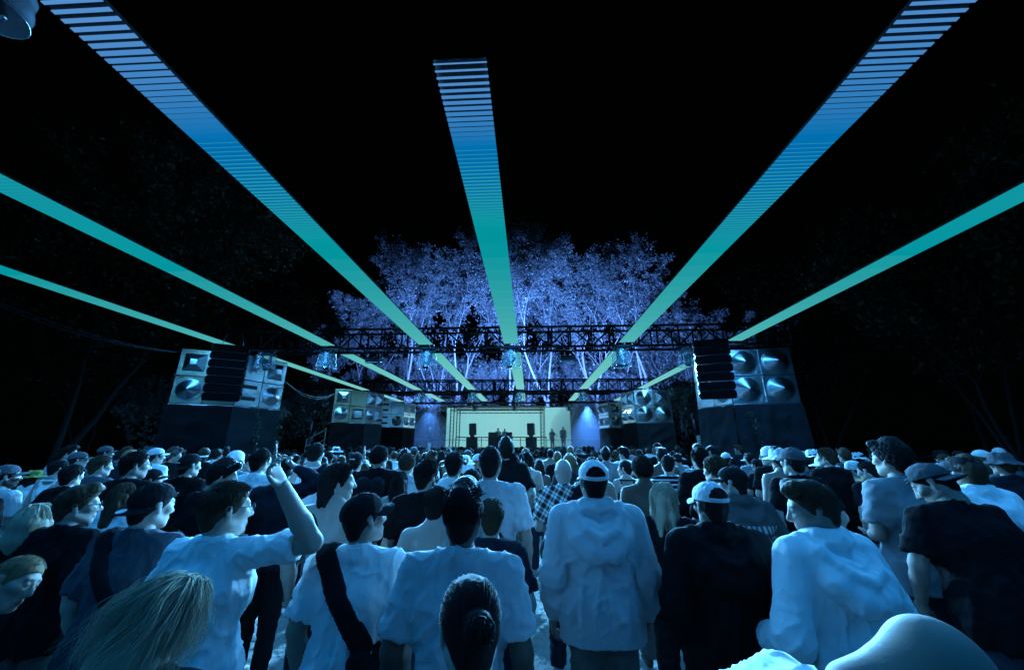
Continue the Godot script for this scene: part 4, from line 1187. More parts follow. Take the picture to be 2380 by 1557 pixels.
func place_far() -> void:
	var r := RandomNumberGenerator.new()
	r.seed = 99
	# bodies and garments that the farther people share
	var kinds := []
	for k in [["tee", false, "down", 0], ["tee", false, "front", -14], ["tank", true, "down", 8], ["long", false, "pocket", -5], ["tee", true, "hold", 12], ["bare", false, "down", 10], ["hoodie", false, "front", 0], ["tee", false, "up", 0], ["tee", false, "down", 40], ["tee", false, "back", -45]]:
		var P := {"top": k[0], "fem": k[1], "armL": k[2] if k[2] != "up" else "down", "armR": k[2], "handR": 1 if k[2] == "up" else 0, "hy": k[3], "cell": .030, "lod": "f", "face": 1 if k[1] else 0, "seed": kinds.size() + 3}
		var R := figure(P)
		kinds.append([P, R, (R.body as Shape).mesh(), (R.shirt as Shape).mesh() if R.has("shirt") else null])
	var spots := []
	var mass := []
	for row in [[-6.9, .84], [-7.8, .8], [-8.8, .8], [-9.9, .8], [-11.1, .8], [-12.4, .8], [-13.8, .8], [-15.3, .75], [-16.8, .75], [-18.4, .75], [-20.2, .75], [-22.2, .75], [-24.4, .75], [-26.6, .8], [-28.8, .85]]:
		var z: float = row[0]
		var lo: float = maxf(-13.0, z * 1.05 - .5)
		var hi: float = minf(12.0, -z * 1.02 + 1.0)
		if z < -12.0:
			lo = maxf(lo, -8.8)
			hi = minf(hi, 5.7)
		var x: float = lo
		while x < hi:
			var at := V(x + r.randf_range(-.25, .25), 0, z + r.randf_range(-.42, .42))
			if z > -14.0:
				spots.append(at)
			else:
				mass.append(at)
			x += (row[1] as float) * r.randf_range(.72, 1.15)
	far_mass(mass, r)
	for q in [V(-7.6, 0, -4.6), V(-6.3, 0, -4.2), V(-7.9, 0, -8.6), V(5.6, 0, -4.9), V(6.6, 0, -6.2), V(7.4, 0, -7.0), V(5.2, 0, -7.4), V(8.3, 0, -7.2), V(6.1, 0, -5.3), V(-1.0, 0, -5.9), V(.55, 0, -5.4), V(2.9, 0, -6.1), V(.75, 0, -4.75), V(3.1, 0, -5.0), V(-.75, 0, -4.2), V(2.2, 0, -6.6), V(-3.5, 0, -6.4), V(4.2, 0, -2.9), V(5.1, 0, -3.6), V(5.9, 0, -4.1), V(3.6, 0, -3.4), V(6.9, 0, -5.0), V(4.9, 0, -2.3), V(3.9, 0, -2.1), V(-4.4, 0, -2.6), V(-5.6, 0, -3.1), V(-6.5, 0, -3.6), V(-4.9, 0, -3.3), V(7.8, 0, -6.0), V(5.0, 0, -4.7), V(6.2, 0, -3.0)]:
		spots.append(q)
	var ups := {}
	for p in [V(-5.0, 0, -6.9), V(-4.2, 0, -9.0), V(-2.75, 0, -9.3), V(-.95, 0, -13.0)]:
		ups[spots.size()] = true
		spots.append(p)
	var used := {}
	var hats := ["", "", "", "", "", "", "cap", "cap", "capback", "beanie", "bucket"]
	var words := {"white": "white", "pale": "pale", "grey": "grey", "slate": "blue-grey", "black": "black", "navy": "dark navy"}
	for i in spots.size():
		var at: Vector3 = spots[i]
		var up: bool = ups.has(i)
		var P := {}
		var K := []
		var label := ""
		for attempt in 40:
			K = kinds[7] if up else kinds[[0, 0, 1, 2, 3, 4, 5, 6, 8, 9][r.randi() % 10]]
			P = (K[0] as Dictionary).duplicate()
			P.col = ["white", "grey", "grey", "slate", "black", "black", "black", "black", "navy", "navy", "slate"][r.randi() % 11]
			P.hair = (["bob", "long", "bun", "pony", "long"] if P.fem else ["short", "short", "buzz", "quiff", "curly", "mop", "swept", "buzz"])[r.randi() % (5 if P.fem else 8)]
			P.hc = ["dark", "dark", "dark", "brown", "brown", "blond" if P.fem else "fair"][r.randi() % 6]
			P.hat = hats[r.randi() % hats.size()]
			P.hatc = ["dark", "dark", "dark", "mid", "mid", "pale", "white"][r.randi() % 7]
			P.skin = [0, 1, 1, 1, 2, 2][r.randi() % 6]
			P.seed = r.randi() % 40
			var head: String = {"": "%s %s hair" % [{"dark": "black", "brown": "brown", "blond": "blond", "fair": "sandy"}[P.hc], {"buzz": "shaved", "short": "short", "quiff": "brushed-up", "curly": "curly", "mop": "mop-like", "swept": "swept", "bob": "bobbed", "long": "long", "bun": "knotted", "pony": "ponytailed"}[P.hair]], "cap": "cap", "capback": "backwards cap", "beanie": "knit cap", "bucket": "bucket hat"}[P.hat]
			if P.hat != "":
				head = "%s %s" % [{"dark": "black", "mid": "grey", "pale": "pale", "white": "white"}[P.hatc], head]
			var across: float = at.x / -at.z
			var where: String = "at far left" if across < -.86 else "below the left near tower" if across < -.6 else "below the left middle towers" if across < -.34 else "before the screen's left edge" if across < -.16 else "before the mixing desk" if across < .02 else "before the screen's right edge" if across < .16 else "below the right middle tower" if across < .42 else "below the right near tower" if across < .75 else "at far right"
			var depth: String = "third-row" if at.z > -7.0 else "mid-crowd" if at.z > -11.0 else "distant" if at.z > -17.5 else "farthest"
			label = "%s person with %s%s, %s, %s" % [depth, head, ", arm raised" if up else "", ("%s %s" % [words[P.col], {"tee": "tee", "tank": "tank top", "long": "sweater", "hoodie": "hoodie"}[P.top]]) if P.top != "bare" else "bare back", where]
			if not used.has(label):
				break
		used[label] = true
		var o := thing("person", label, "person", at, r.randf_range(-.3, .3), "people in the crowd")
		o.scale = V(1, r.randf_range(.97, 1.03), 1) * (r.randf_range(.93, 1.02) if not P.fem else r.randf_range(.88, .96))
		dress(o, P, K[1], K[2], K[3])
		if i == spots.size() - 2:
			var T: Transform3D = o.transform * Transform3D(Basis.IDENTITY, (K[1].J as Dictionary).wrR + V(0, .13, -.04))
			var ph := tag(put("phone", rounded(V(.085, .17, .012), .003), mat(Color(.55, .56, .6), .3), self, Transform3D(Basis(Vector3(0, 0, 1), -.2), T.origin)), "small pale phone held up in a raised hand before the left middle tower", "phone")

# ---------------------------------------------------------------- people
var fold := FastNoiseLite.new()
var fine := FastNoiseLite.new()
var lib := {}          # finished shapes, by name

func noise_setup() -> void:
	fold.noise_type = FastNoiseLite.TYPE_SIMPLEX_SMOOTH
	fold.frequency = 1.0
	fold.fractal_type = FastNoiseLite.FRACTAL_NONE
	fold.seed = 7
	fine.noise_type = FastNoiseLite.TYPE_SIMPLEX_SMOOTH
	fine.frequency = 1.0
	fine.fractal_octaves = 3
	fine.seed = 21

func V(x: float, y: float, z: float) -> Vector3:
	return Vector3(x, y, z)

func mir(p: Vector3, s: float) -> Vector3:
	return Vector3(p.x * s, p.y, p.z)

# head: centre at the origin, face towards -z, chin near -0.115, crown near +0.118
func head_shape(cell: float, kind: int) -> Shape:
	var F := Field.new(V(-.12, -.2, -.15), V(.12, .14, .14), cell)
	var jaw: float = [1.0, .9, 1.08][kind]
	F.cap(V(0, .03, .012), V(0, .032, .018), .085, .088, .02, V(1.14, .98, .9))
	F.cap(V(0, -.02, -.035), V(0, -.05, -.04), .062, .052, .03, V(1.05, 1, .95))
	for s in [-1.0, 1.0]:
		F.cap(V(.052 * s * jaw, -.045, .012), V(.02 * s * jaw, -.098, -.06), .022, .02, .03)
		F.cap(V(.05 * s, -.012, -.055), V(.03 * s, -.02, -.075), .018, .016, .025)
	F.cap(V(-.014 * jaw, -.1, -.068), V(.014 * jaw, -.1, -.068), .018, .018, .02)
	F.cap(V(0, -.06, .028), V(0, -.125, .03), .055, .05, .04, V(1, 1, 1))
	if cell < .012:
		F.cap(V(-.036, .026, -.074), V(.036, .026, -.074), .0125, .0125, .02)
		for s in [-1.0, 1.0]:
			F.cap(V(.032 * s, .004, -.104), V(.034 * s, .004, -.104), .0165, .0165, .014, Vector3.ONE, -1.0, true)
			F.cap(V(.031 * s, .006, -.083), V(.031 * s, .0065, -.083), .0125, .0125, .004)
			F.cap(V(.012 * s, -.036, -.099), V(.012 * s, -.037, -.099), .009, .009, .01)
		F.cap(V(0, .012, -.09), V(0, -.031, -.113), .009, .0125, .012)
		F.cap(V(-.018, -.066, -.088), V(.018, -.066, -.088), .009, .009, .008)
		F.cap(V(-.016, -.076, -.087), V(.016, -.076, -.087), .009, .009, .008)
		F.cap(V(-.022, -.071, -.1), V(.022, -.071, -.1), .0035, .0035, .004, Vector3.ONE, -1.0, true)
	for s in [-1.0, 1.0]:
		F.cap(V(.079 * s, .012, .016), V(.077 * s, -.026, .006), .019, .013, .006, V(2.1, 1, 1.1))
		if cell < .008:
			F.cap(V(.091 * s, .008, .008), V(.088 * s, -.016, .004), .010, .007, .004, V(1.4, 1, 1), -1.0, true)
	var S := Shape.of(F.nets())
	S.c.resize(S.v.size())
	for i in S.v.size():
		var p: Vector3 = S.v[i]
		var col := Color(1, 1, 1)
		if cell < .012 and p.z < -.05:
			var ex: float = absf(absf(p.x) - .031)
			if ex < .013 and absf(p.y - .006) < .007 and p.z < -.085:
				col = Color(.08, .07, .07) if ex < .006 else Color(1.1, 1.1, 1.1)
			elif ex < .02 and absf(p.y - .03 + ex * .3) < .006:
				col = Color(.35, .32, .3)
			elif absf(p.y + .071) < .011 and absf(p.x) < .022:
				col = Color(.7, .5, .5)
		if kind == 2 and p.z < .02 and p.y < -.032 - p.z * .25 and not (absf(p.y + .071) < .009 and absf(p.x) < .02) and p.y > -.14:
			col = Color(.06, .055, .05)
		S.c[i] = col
	return S

# hair grown on that head: a shell, roughened; style picks thickness and length
func hair_shape(style: String, cell: float, sd: int) -> Shape:
	var F := Field.new(V(-.16, -.3 if style in ["bob", "long", "mullet"] else -.16, -.16), V(.16, .24, .2), cell)
	var th := .010
	var rough := .003
	var fq := 38.0
	match style:
		"buzz": th = .0045; rough = .0012
		"short": th = .009; rough = .0016
		"swept": th = .011; rough = .002
		"quiff": th = .006; rough = .002
		"curly": th = .022; rough = .006; fq = 34.0
		"mop": th = .017; rough = .003
		"bob": th = .016; rough = .002
		"long": th = .013; rough = .002
		"mullet": th = .015; rough = .003
		"bun", "pony": th = .008; rough = .0015
	F.cap(V(0, .03, .012), V(0, .032, .018), .085 + th, .088 + th, .02, V(1.14, .98, .9))
	if not style in ["curly"]:
		F.cap(V(0, -.02, .05), V(0, -.05, .05), .058 + th * .6, .052 + th * .3, .03, V(1.0, 1, 1.05))
	if style == "swept":
		F.chain([V(.05, .105, .03), V(.02, .118, -.05), V(-.04, .108, -.088)], [.03, .032, .018], .03)
		F.chain([V(-.03, .105, .04), V(-.045, .112, -.04), V(-.05, .09, -.085)], [.03, .03, .014], .03)
	elif style == "quiff":
		F.chain([V(0, .1, .07), V(0, .122, .0), V(0, .128, -.06), V(0, .112, -.1)], [.04, .042, .038, .018], .03, V(.85, 1, 1))
	elif style == "mop":
		F.chain([V(-.04, .10, -.07), V(.04, .10, -.07)], [.03, .03], .03)
		F.chain([V(0, .12, .0), V(0, .12, .04)], [.035, .035], .03)
	# hairline: what lies in front of and below this plane is face
	var low: float = -.022
	if style in ["bob", "long", "mullet"]:
		F.keep(V(0, .55, .835).normalized(), -.03)
		if style == "bob":
			F.chain([V(-.07, .0, .03), V(-.075, -.1, .03), V(-.066, -.165, .01)], [.032, .036, .026], .03, V(1, 1, .7))
			F.chain([V(.07, .0, .03), V(.075, -.1, .03), V(.066, -.165, .01)], [.032, .036, .026], .03, V(1, 1, .7))
			F.chain([V(0, .0, .09), V(0, -.09, .085), V(0, -.16, .07)], [.06, .06, .045], .04, V(.8, 1, 1.4))
		elif style == "long":
			F.chain([V(0, .0, .085), V(0, -.1, .09), V(0, -.26, .11)], [.06, .062, .05], .04, V(.72, 1, 1.6))
			for s in [-1.0, 1.0]:
				F.chain([V(.07 * s, .0, .03), V(.08 * s, -.12, .02), V(.085 * s, -.27, .0)], [.028, .03, .024], .03)
		else:
			F.chain([V(0, -.02, .085), V(0, -.09, .085), V(0, -.15, .1)], [.055, .05, .026], .04, V(.85, 1, 1.3))
			F.chain([V(-.05, -.06, .06), V(-.055, -.14, .07)], [.03, .016], .03)
			F.chain([V(.05, -.06, .06), V(.055, -.14, .07)], [.03, .016], .03)
	else:
		F.keep(V(0, .62, .785), low if style != "curly" else -.03)
		F.keep(V(0, 1, .55).normalized(), -.072 if style != "buzz" else -.06)
	if style == "bun":
		F.cap(V(0, .005, .125), V(0, .018, .13), .036, .036, .012)
	elif style == "pony":
		F.chain([V(0, .05, .11), V(0, .04, .15), V(0, -.06, .155)], [.022, .024, .02], .01)
	var S := Shape.of(F.nets())
	for i in S.v.size():
		var p: Vector3 = S.v[i]
		var q: float = fine.get_noise_3d(p.x * fq + sd * 9.7, p.y * fq * .6, p.z * fq)
		if style in ["long", "bob", "bun", "pony"]:
			q = fine.get_noise_3d(p.x * 60.0 + sd, p.y * 9.0, p.z * 30.0)
		S.v[i] = p + S.n[i] * q * rough * 2.0
	return S.renormal()

# locks of hair: tapered curved tubes from the scalp; dirs flow from the root
func locks(sd: int, count: int, kind: String) -> Shape:
	var r := RandomNumberGenerator.new()
	r.seed = sd
	var S := Shape.new()
	var clump := []
	for i in count:
		var th: float = r.randf_range(-PI, PI)
		var el: float = r.randf_range(-.1, 1.0)
		var root := V(0, 0, 0)
		var pts := []
		var rs := []
		var w: float = r.randf_range(.0016, .0034) * (.5 if kind in ["messy", "wavy", "long", "bobbed", "bun", "ponytail"] else 1.0)
		if kind == "tufts" or kind == "spikes":
			el = r.randf_range(.55, 1.0)
			var d := V(sin(th) * sqrt(1.0 - el * el), el, cos(th) * sqrt(1.0 - el * el))
			root = V(d.x * .078, .03 + d.y * .092, .014 + d.z * .1)
			var up: Vector3 = (d * .8 + V(r.randf_range(-.5, .5), .25, -.75 + r.randf_range(-.3, .5))).normalized()
			var L: float = r.randf_range(.016, .03) if kind == "tufts" else r.randf_range(.03, .055)
			for k in 4:
				var t: float = k / 3.0
				pts.append(root + up * L * t + V(r.randf_range(-.002, .002), -.006 * t * t, -.008 * t * t))
				rs.append(w * (1.25 - t) + .0003)
		elif kind in ["fuzz", "curls", "stubble"]:
			el = r.randf_range(-.62, 1.0)
			var d := V(sin(th) * sqrt(1.0 - el * el), el, cos(th) * sqrt(1.0 - el * el))
			if d.z * .785 + d.y * .62 < -.16 or (el < -.2 and d.z < .35):
				continue
			if kind == "curls":
				root = V(d.x * .098, .03 + d.y * .112, .016 + d.z * .12)
				var tw := Basis(V(r.randf_range(-1, 1), r.randf_range(-1, 1), r.randf_range(-1, 1)).normalized(), r.randf() * TAU)
				for k in 6:
					var a: float = k * 1.1
					pts.append(root + tw * V(cos(a), sin(a), k * .22 - .5) * .0105)
					rs.append(w * (1.1 if k < 5 else .3))
			else:
				root = V(d.x * .079, .03 + d.y * .094, .014 + d.z * .102)
				var flow: Vector3 = V(d.x * .3, -.25 - .75 * (1.0 - el), -.9 * clampf(el, 0.0, 1.0) + .25 * (1.0 - el) + r.randf_range(-.2, .2))
				flow += V(r.randf_range(-.35, .35), r.randf_range(-.25, .25), r.randf_range(-.25, .25))
				flow = (flow - d * flow.dot(d)).normalized()
				var L2: float = r.randf_range(.014, .032) * (1.0 if el > .2 else .6)
				if kind == "stubble":
					L2 *= .3
					w *= .6
				for k in 3:
					var t: float = k / 2.0
					pts.append(root + d * ((.006 + .006 * sin(t * 2.0)) if kind != "stubble" else .003 + .004 * t) + flow * L2 * t)
					rs.append(w * .75 * (1.15 - t) + .0002)
		elif kind == "bun":
			# drawn back over the skull to a knot at the back
			var d := V(sin(th) * cos(el), sin(el), cos(th) * cos(el))
			var goal := V(r.randf_range(-.02, .02), .008 + r.randf_range(-.02, .02), .118)
			for k in 6:
				var t: float = k / 5.0
				var q: Vector3 = d.slerp(V(0, -.22, .97).normalized(), t * .96)
				var lift: float = 1.055 + .06 * r.randf()
				pts.append(V(q.x * .079 * lift, .03 + q.y * .094 * lift, .014 + q.z * .102 * lift).lerp(goal, t * t * t))
				rs.append(w * (.6 + .7 * sin(PI * minf(t + .15, 1.0))))
		elif kind == "knot":
			var a0: float = r.randf() * TAU
			var tilt := Basis(Vector3(r.randf_range(-1, 1), r.randf_range(-1, 1), r.randf_range(-1, 1)).normalized(), r.randf_range(0, 2.2))
			for k in 9:
				var a: float = a0 + k * .42
				pts.append(V(0, .01, .138) + tilt * V(cos(a), sin(a), .18 * sin(a * 2.0)) * r.randf_range(.028, .038))
				rs.append(w * 1.9 if k > 0 and k < 8 else .0006)
		else:
			# long hair hanging from a parting, over the skull and down
			var L: float = {"long": .40, "wavy": .44, "messy": .36, "ponytail": .34, "bobbed": .25}[kind]
			L *= r.randf_range(.72, 1.05)
			if kind == "ponytail":
				var a: float = r.randf() * TAU
				root = V(0, .05, .118) + V(cos(a), sin(a), 0) * .014
				var sway := V(r.randf_range(-.05, .05), 0, r.randf_range(.0, .05))
				for k in 8:
					var t: float = k / 7.0
					pts.append(root + V(cos(a) * .012 * t, -L * t * t * .6 - L * t * .4 + .02 * sin(t * 3.0), .04 * sin(minf(t * 2.2, 1.6)) ) + sway * t)
					rs.append(w * 1.3 * (1.1 - t * .8))
			else:
				# face side stays open
				if i % 9 == 0:
					clump = [r.randf_range(-2.2, 2.2), r.randf_range(-.05, .05), r.randf_range(-.09, .07), r.randf() * TAU, V(r.randf_range(-1, 1), 0, r.randf_range(-1, 1)), r.randf_range(1.05, 1.16 if kind != "messy" else 1.26)]
				th = (clump[0] as float) + r.randfn() * .07
				var x0: float = (clump[1] as float) + r.randfn() * .004
				var z0: float = (clump[2] as float) + r.randfn() * .004
				var out := V(sin(th), 0, cos(th))
				var wave: float = (clump[3] as float) + r.randfn() * .25
				var amp: float = {"wavy": .016, "messy": .026}.get(kind, .004)
				var mess: float = .07 if kind == "messy" else .012
				var drift: Vector3 = ((clump[4] as Vector3) + V(r.randfn(), 0, r.randfn()) * .18) * mess
				var lift: float = (clump[5] as float) + r.randfn() * .012
				for k in 12:
					var t: float = k / 11.0
					var s: float = t * L
					var arc: float = minf(s / .12, PI / 2.0)
					var y: float = .03 + .094 * lift * cos(arc)
					var rad: float = sin(arc)
					var drop: float = maxf(0.0, s - .12 * PI / 2.0)
					var p := V(out.x * .081 * lift * rad, y - drop, .014 + out.z * .104 * lift * rad)
					p += V(x0, 0, z0) * (1.0 - rad) * .6
					p += drift * t + out * amp * sin(wave + t * 9.0) * t + (V(cos(wave), .3, sin(wave)) * sin(wave * 3.0 + t * 7.0) * .02 if kind == "messy" else Vector3.ZERO) * t
					pts.append(p)
					rs.append(w * (1.35 if kind != "messy" else 1.0) * (1.15 - t * .9))
		S.tube(pts, rs, 4 if not kind in ["fuzz", "stubble"] else 3)
	return S

# a relaxed (0), open raised (1), holding (2) or pointing (3) right hand: wrist at the origin, fingers along -y, palm towards +x
func hand_shape(cell: float, pose: int) -> Shape:
	var F := Field.new(V(-.07, -.22, -.1), V(.07, .05, .1), cell)
	F.cap(V(0, .03, 0), V(0, -.02, 0), .026, .026, .02, V(1.25, 1, 1))
	F.cap(V(0, -.03, -.018), V(0, -.085, -.026), .02, .017, .02, V(1.4, 1, 1))
	F.cap(V(0, -.03, .0), V(0, -.09, -.004), .022, .018, .02, V(1.5, 1, 1))
	F.cap(V(0, -.03, .016), V(0, -.082, .024), .02, .015, .02, V(1.5, 1, 1))
	var curl: Array = [[.5, .6, .5], [.12, .12, .1], [.9, 1.1, .7], [.05, .05, .05]][pose]
	for k in 4:
		var z: float = -.031 + k * .0205
		var p := V(0, -.086 + absf(k - 1.3) * .004, z)
		var L: float = [.072, .08, .075, .058][k]
		var c: Array = curl if pose != 3 or k == 0 else [1.2, 1.5, 1.0]
		var a := 0.0
		var spread: float = (k - 1.5) * (.12 if pose == 1 else .03)
		for j in 3:
			a += c[j] as float
			var seg: float = L * [.45, .31, .24][j]
			var q: Vector3 = p + V(sin(a), -cos(a) * cos(spread), sin(spread) * cos(a)) * seg
			F.cap(p, q, .0092 - j * .0008, .0086 - j * .0008, .004)
			p = q
	var tb := V(.006, -.028, -.026)
	var t1 := V(.02, -.058, -.055) if pose != 2 else V(.03, -.06, -.04)
	var t2 := V(.026, -.088, -.066) if pose != 2 else V(.05, -.08, -.022)
	F.cap(tb, t1, .0145, .0115, .012).cap(t1, t2, .0105, .0085, .004)
	return Shape.of(F.nets())

func frame_of(y: Vector3, z_hint: Vector3) -> Basis:
	var b := y.normalized()
	var x: Vector3 = b.cross(z_hint).normalized()
	return Basis(x, b, x.cross(b).normalized())

# where a person's joints are, 1.78 m tall, facing -z, feet at the origin
func joints(P: Dictionary) -> Dictionary:
	var fem: bool = P.get("fem", false)
	var sh: float = .165 if fem else .19
	sh *= P.get("wide", 1.0)
	var J := {"hip": V(.09, .93, 0), "knee": V(.1, .5, -.015), "ankle": V(.105, .085, .02), "neck": V(0, 1.5, .02), "head": V(0, 1.655, -.012)}
	var lean: float = deg_to_rad(P.get("lean", 0.0))
	var side: float = deg_to_rad(P.get("side", 0.0))
	var T := Transform3D(Basis.IDENTITY, V(0, .95, 0)) * Transform3D(Basis(Vector3.RIGHT, -lean) * Basis(Vector3(0, 0, 1), side), Vector3.ZERO) * Transform3D(Basis.IDENTITY, V(0, -.95, 0))
	J.T = T
	for s in [-1, 1]:
		var n: String = "L" if s < 0 else "R"
		var arm = P.get("arm" + n, P.get("arms", "down"))
		var S0 := V(sh * s, 1.45, .01)
		var el := V((sh + .06) * s, 1.17, .04)
		var wr := V((sh + .065) * s, .93, -.05)
		if arm is String:
			match arm:
				"front": el = V((sh + .06) * s, 1.17, .02); wr = V(.1 * s, 1.12, -.22)
				"hold": el = V((sh + .05) * s, 1.18, -.02); wr = V(.07 * s, 1.24, -.27)
				"up": el = V((sh + .1) * s, 1.55, -.08); wr = V((sh + .06) * s, 1.8, -.13); S0 = V((sh + .005) * s, 1.48, .0)
				"head": el = V((sh + .2) * s, 1.55, -.02); wr = V((sh - .05) * s, 1.7, .02); S0 = V((sh + .01) * s, 1.48, .0)
				"pocket": el = V((sh + .09) * s, 1.19, .07); wr = V((sh + .01) * s, .98, -.02)
				"back": el = V((sh + .07) * s, 1.18, .09); wr = V((sh + .03) * s, .97, .02)
		else:
			el = V(arm[0], arm[1], arm[2])
			wr = V(arm[3], arm[4], arm[5])
			if el.y > 1.4:
				S0 = V((sh + .005) * s, 1.475, .0)
		J["sh" + n] = T * S0
		J["el" + n] = T * el
		J["wr" + n] = T * wr
	return J

func bare_field(P: Dictionary, cell: float, J: Dictionary) -> Field:
	var lo := V(-.3, -.02, -.28)
	var hi := V(.3, 1.62, .22)
	for k in ["elL", "elR", "wrL", "wrR"]:
		lo = lo.min((J[k] as Vector3) - V(.09, .09, .09))
		hi = hi.max((J[k] as Vector3) + V(.09, .09, .09))
	var T: Transform3D = J.T
	lo = lo.min(T * V(-.28, 1.62, -.1) - V(.02, .02, .12))
	hi = hi.max(T * V(.28, 1.62, .1) + V(.02, .02, .12))
	var F := Field.new(lo, hi, cell)
	var b: float = P.get("bulk", 1.0)
	var fem: bool = P.get("fem", false)
	var w: float = P.get("wide", 1.0)
	var aw: float = P.get("armw", 1.06)
	var under: float = 1.0 if P.get("top", "") in ["bare", "tank"] else .84
	for s in [-1.0, 1.0]:
		F.cap(V(.085 * s, .93, 0), mir(J.knee, s), .088 * b, .058, .03)
		F.cap(mir(J.knee, s), mir(J.ankle, s), .056, .036, .02)
		F.cap(V(.105 * s, .05, .03), V(.115 * s, .03, -.15), .036, .026, .02)
	F.cap(V(-.06, .95, 0), V(.06, .95, 0), .12 * b, .12 * b, .04, V(1, 1, 1.15))
	F.cap(T * V(0, 1.0, 0), T * V(0, 1.28, 0), .125 * b * under, .145 * b * under, .05, V(1, 1, 1.3))
	F.cap(T * V(-.075 * w, 1.32, .0), T * V(.075 * w, 1.32, .0), .11 * b * under, .11 * b * under, .05, V(1, .95, 1.1))
	F.cap(T * V(-.14 * w, 1.44 - .02 * (1.0 - under) / .16, .01), T * V(.14 * w, 1.44 - .02 * (1.0 - under) / .16, .01), .052 * under, .052 * under, .05)
	F.cap(T * V(0, 1.46 if under > .9 else 1.51, .022 if under > .9 else .008), T * V(0, 1.62, -.0), .06 if under > .9 else .055, .053, .04)
	for s in [-1, 1]:
		var n: String = "L" if s < 0 else "R"
		F.cap(T * V(0, 1.53 - .03 * (1.0 - under) / .16, .025), (J["sh" + n] as Vector3) + V(-.03 * s, .005 - .03 * (1.0 - under) / .16, .01), .045 * under, .04 * under, .05)
		F.cap(J["sh" + n], J["el" + n], .055 * (.85 if fem else b) * (.5 + under * .5), .042 * aw, .035)
		F.cap(J["el" + n], (J["el" + n] as Vector3).lerp(J["wr" + n], .35), .041 * aw, .042 * aw, .02)
		F.cap((J["el" + n] as Vector3).lerp(J["wr" + n], .35), J["wr" + n], .042 * aw, .028 * aw, .02)
		if P.get("top", "") in ["bare", "tank"]:
			F.cap(T * V(.06 * s, 1.30, .098), T * V(.105 * s, 1.40, .082), .022, .026, .035)
			F.cap(T * V(.035 * s, 1.0, .09), T * V(.03 * s, 1.3, .112), .022, .02, .03)
	if P.get("top", "") in ["bare", "tank"]:
		F.cap(T * V(0, 1.02, .15), T * V(0, 1.40, .16), .028, .026, .03, Vector3.ONE, -1.0, true)
	return F

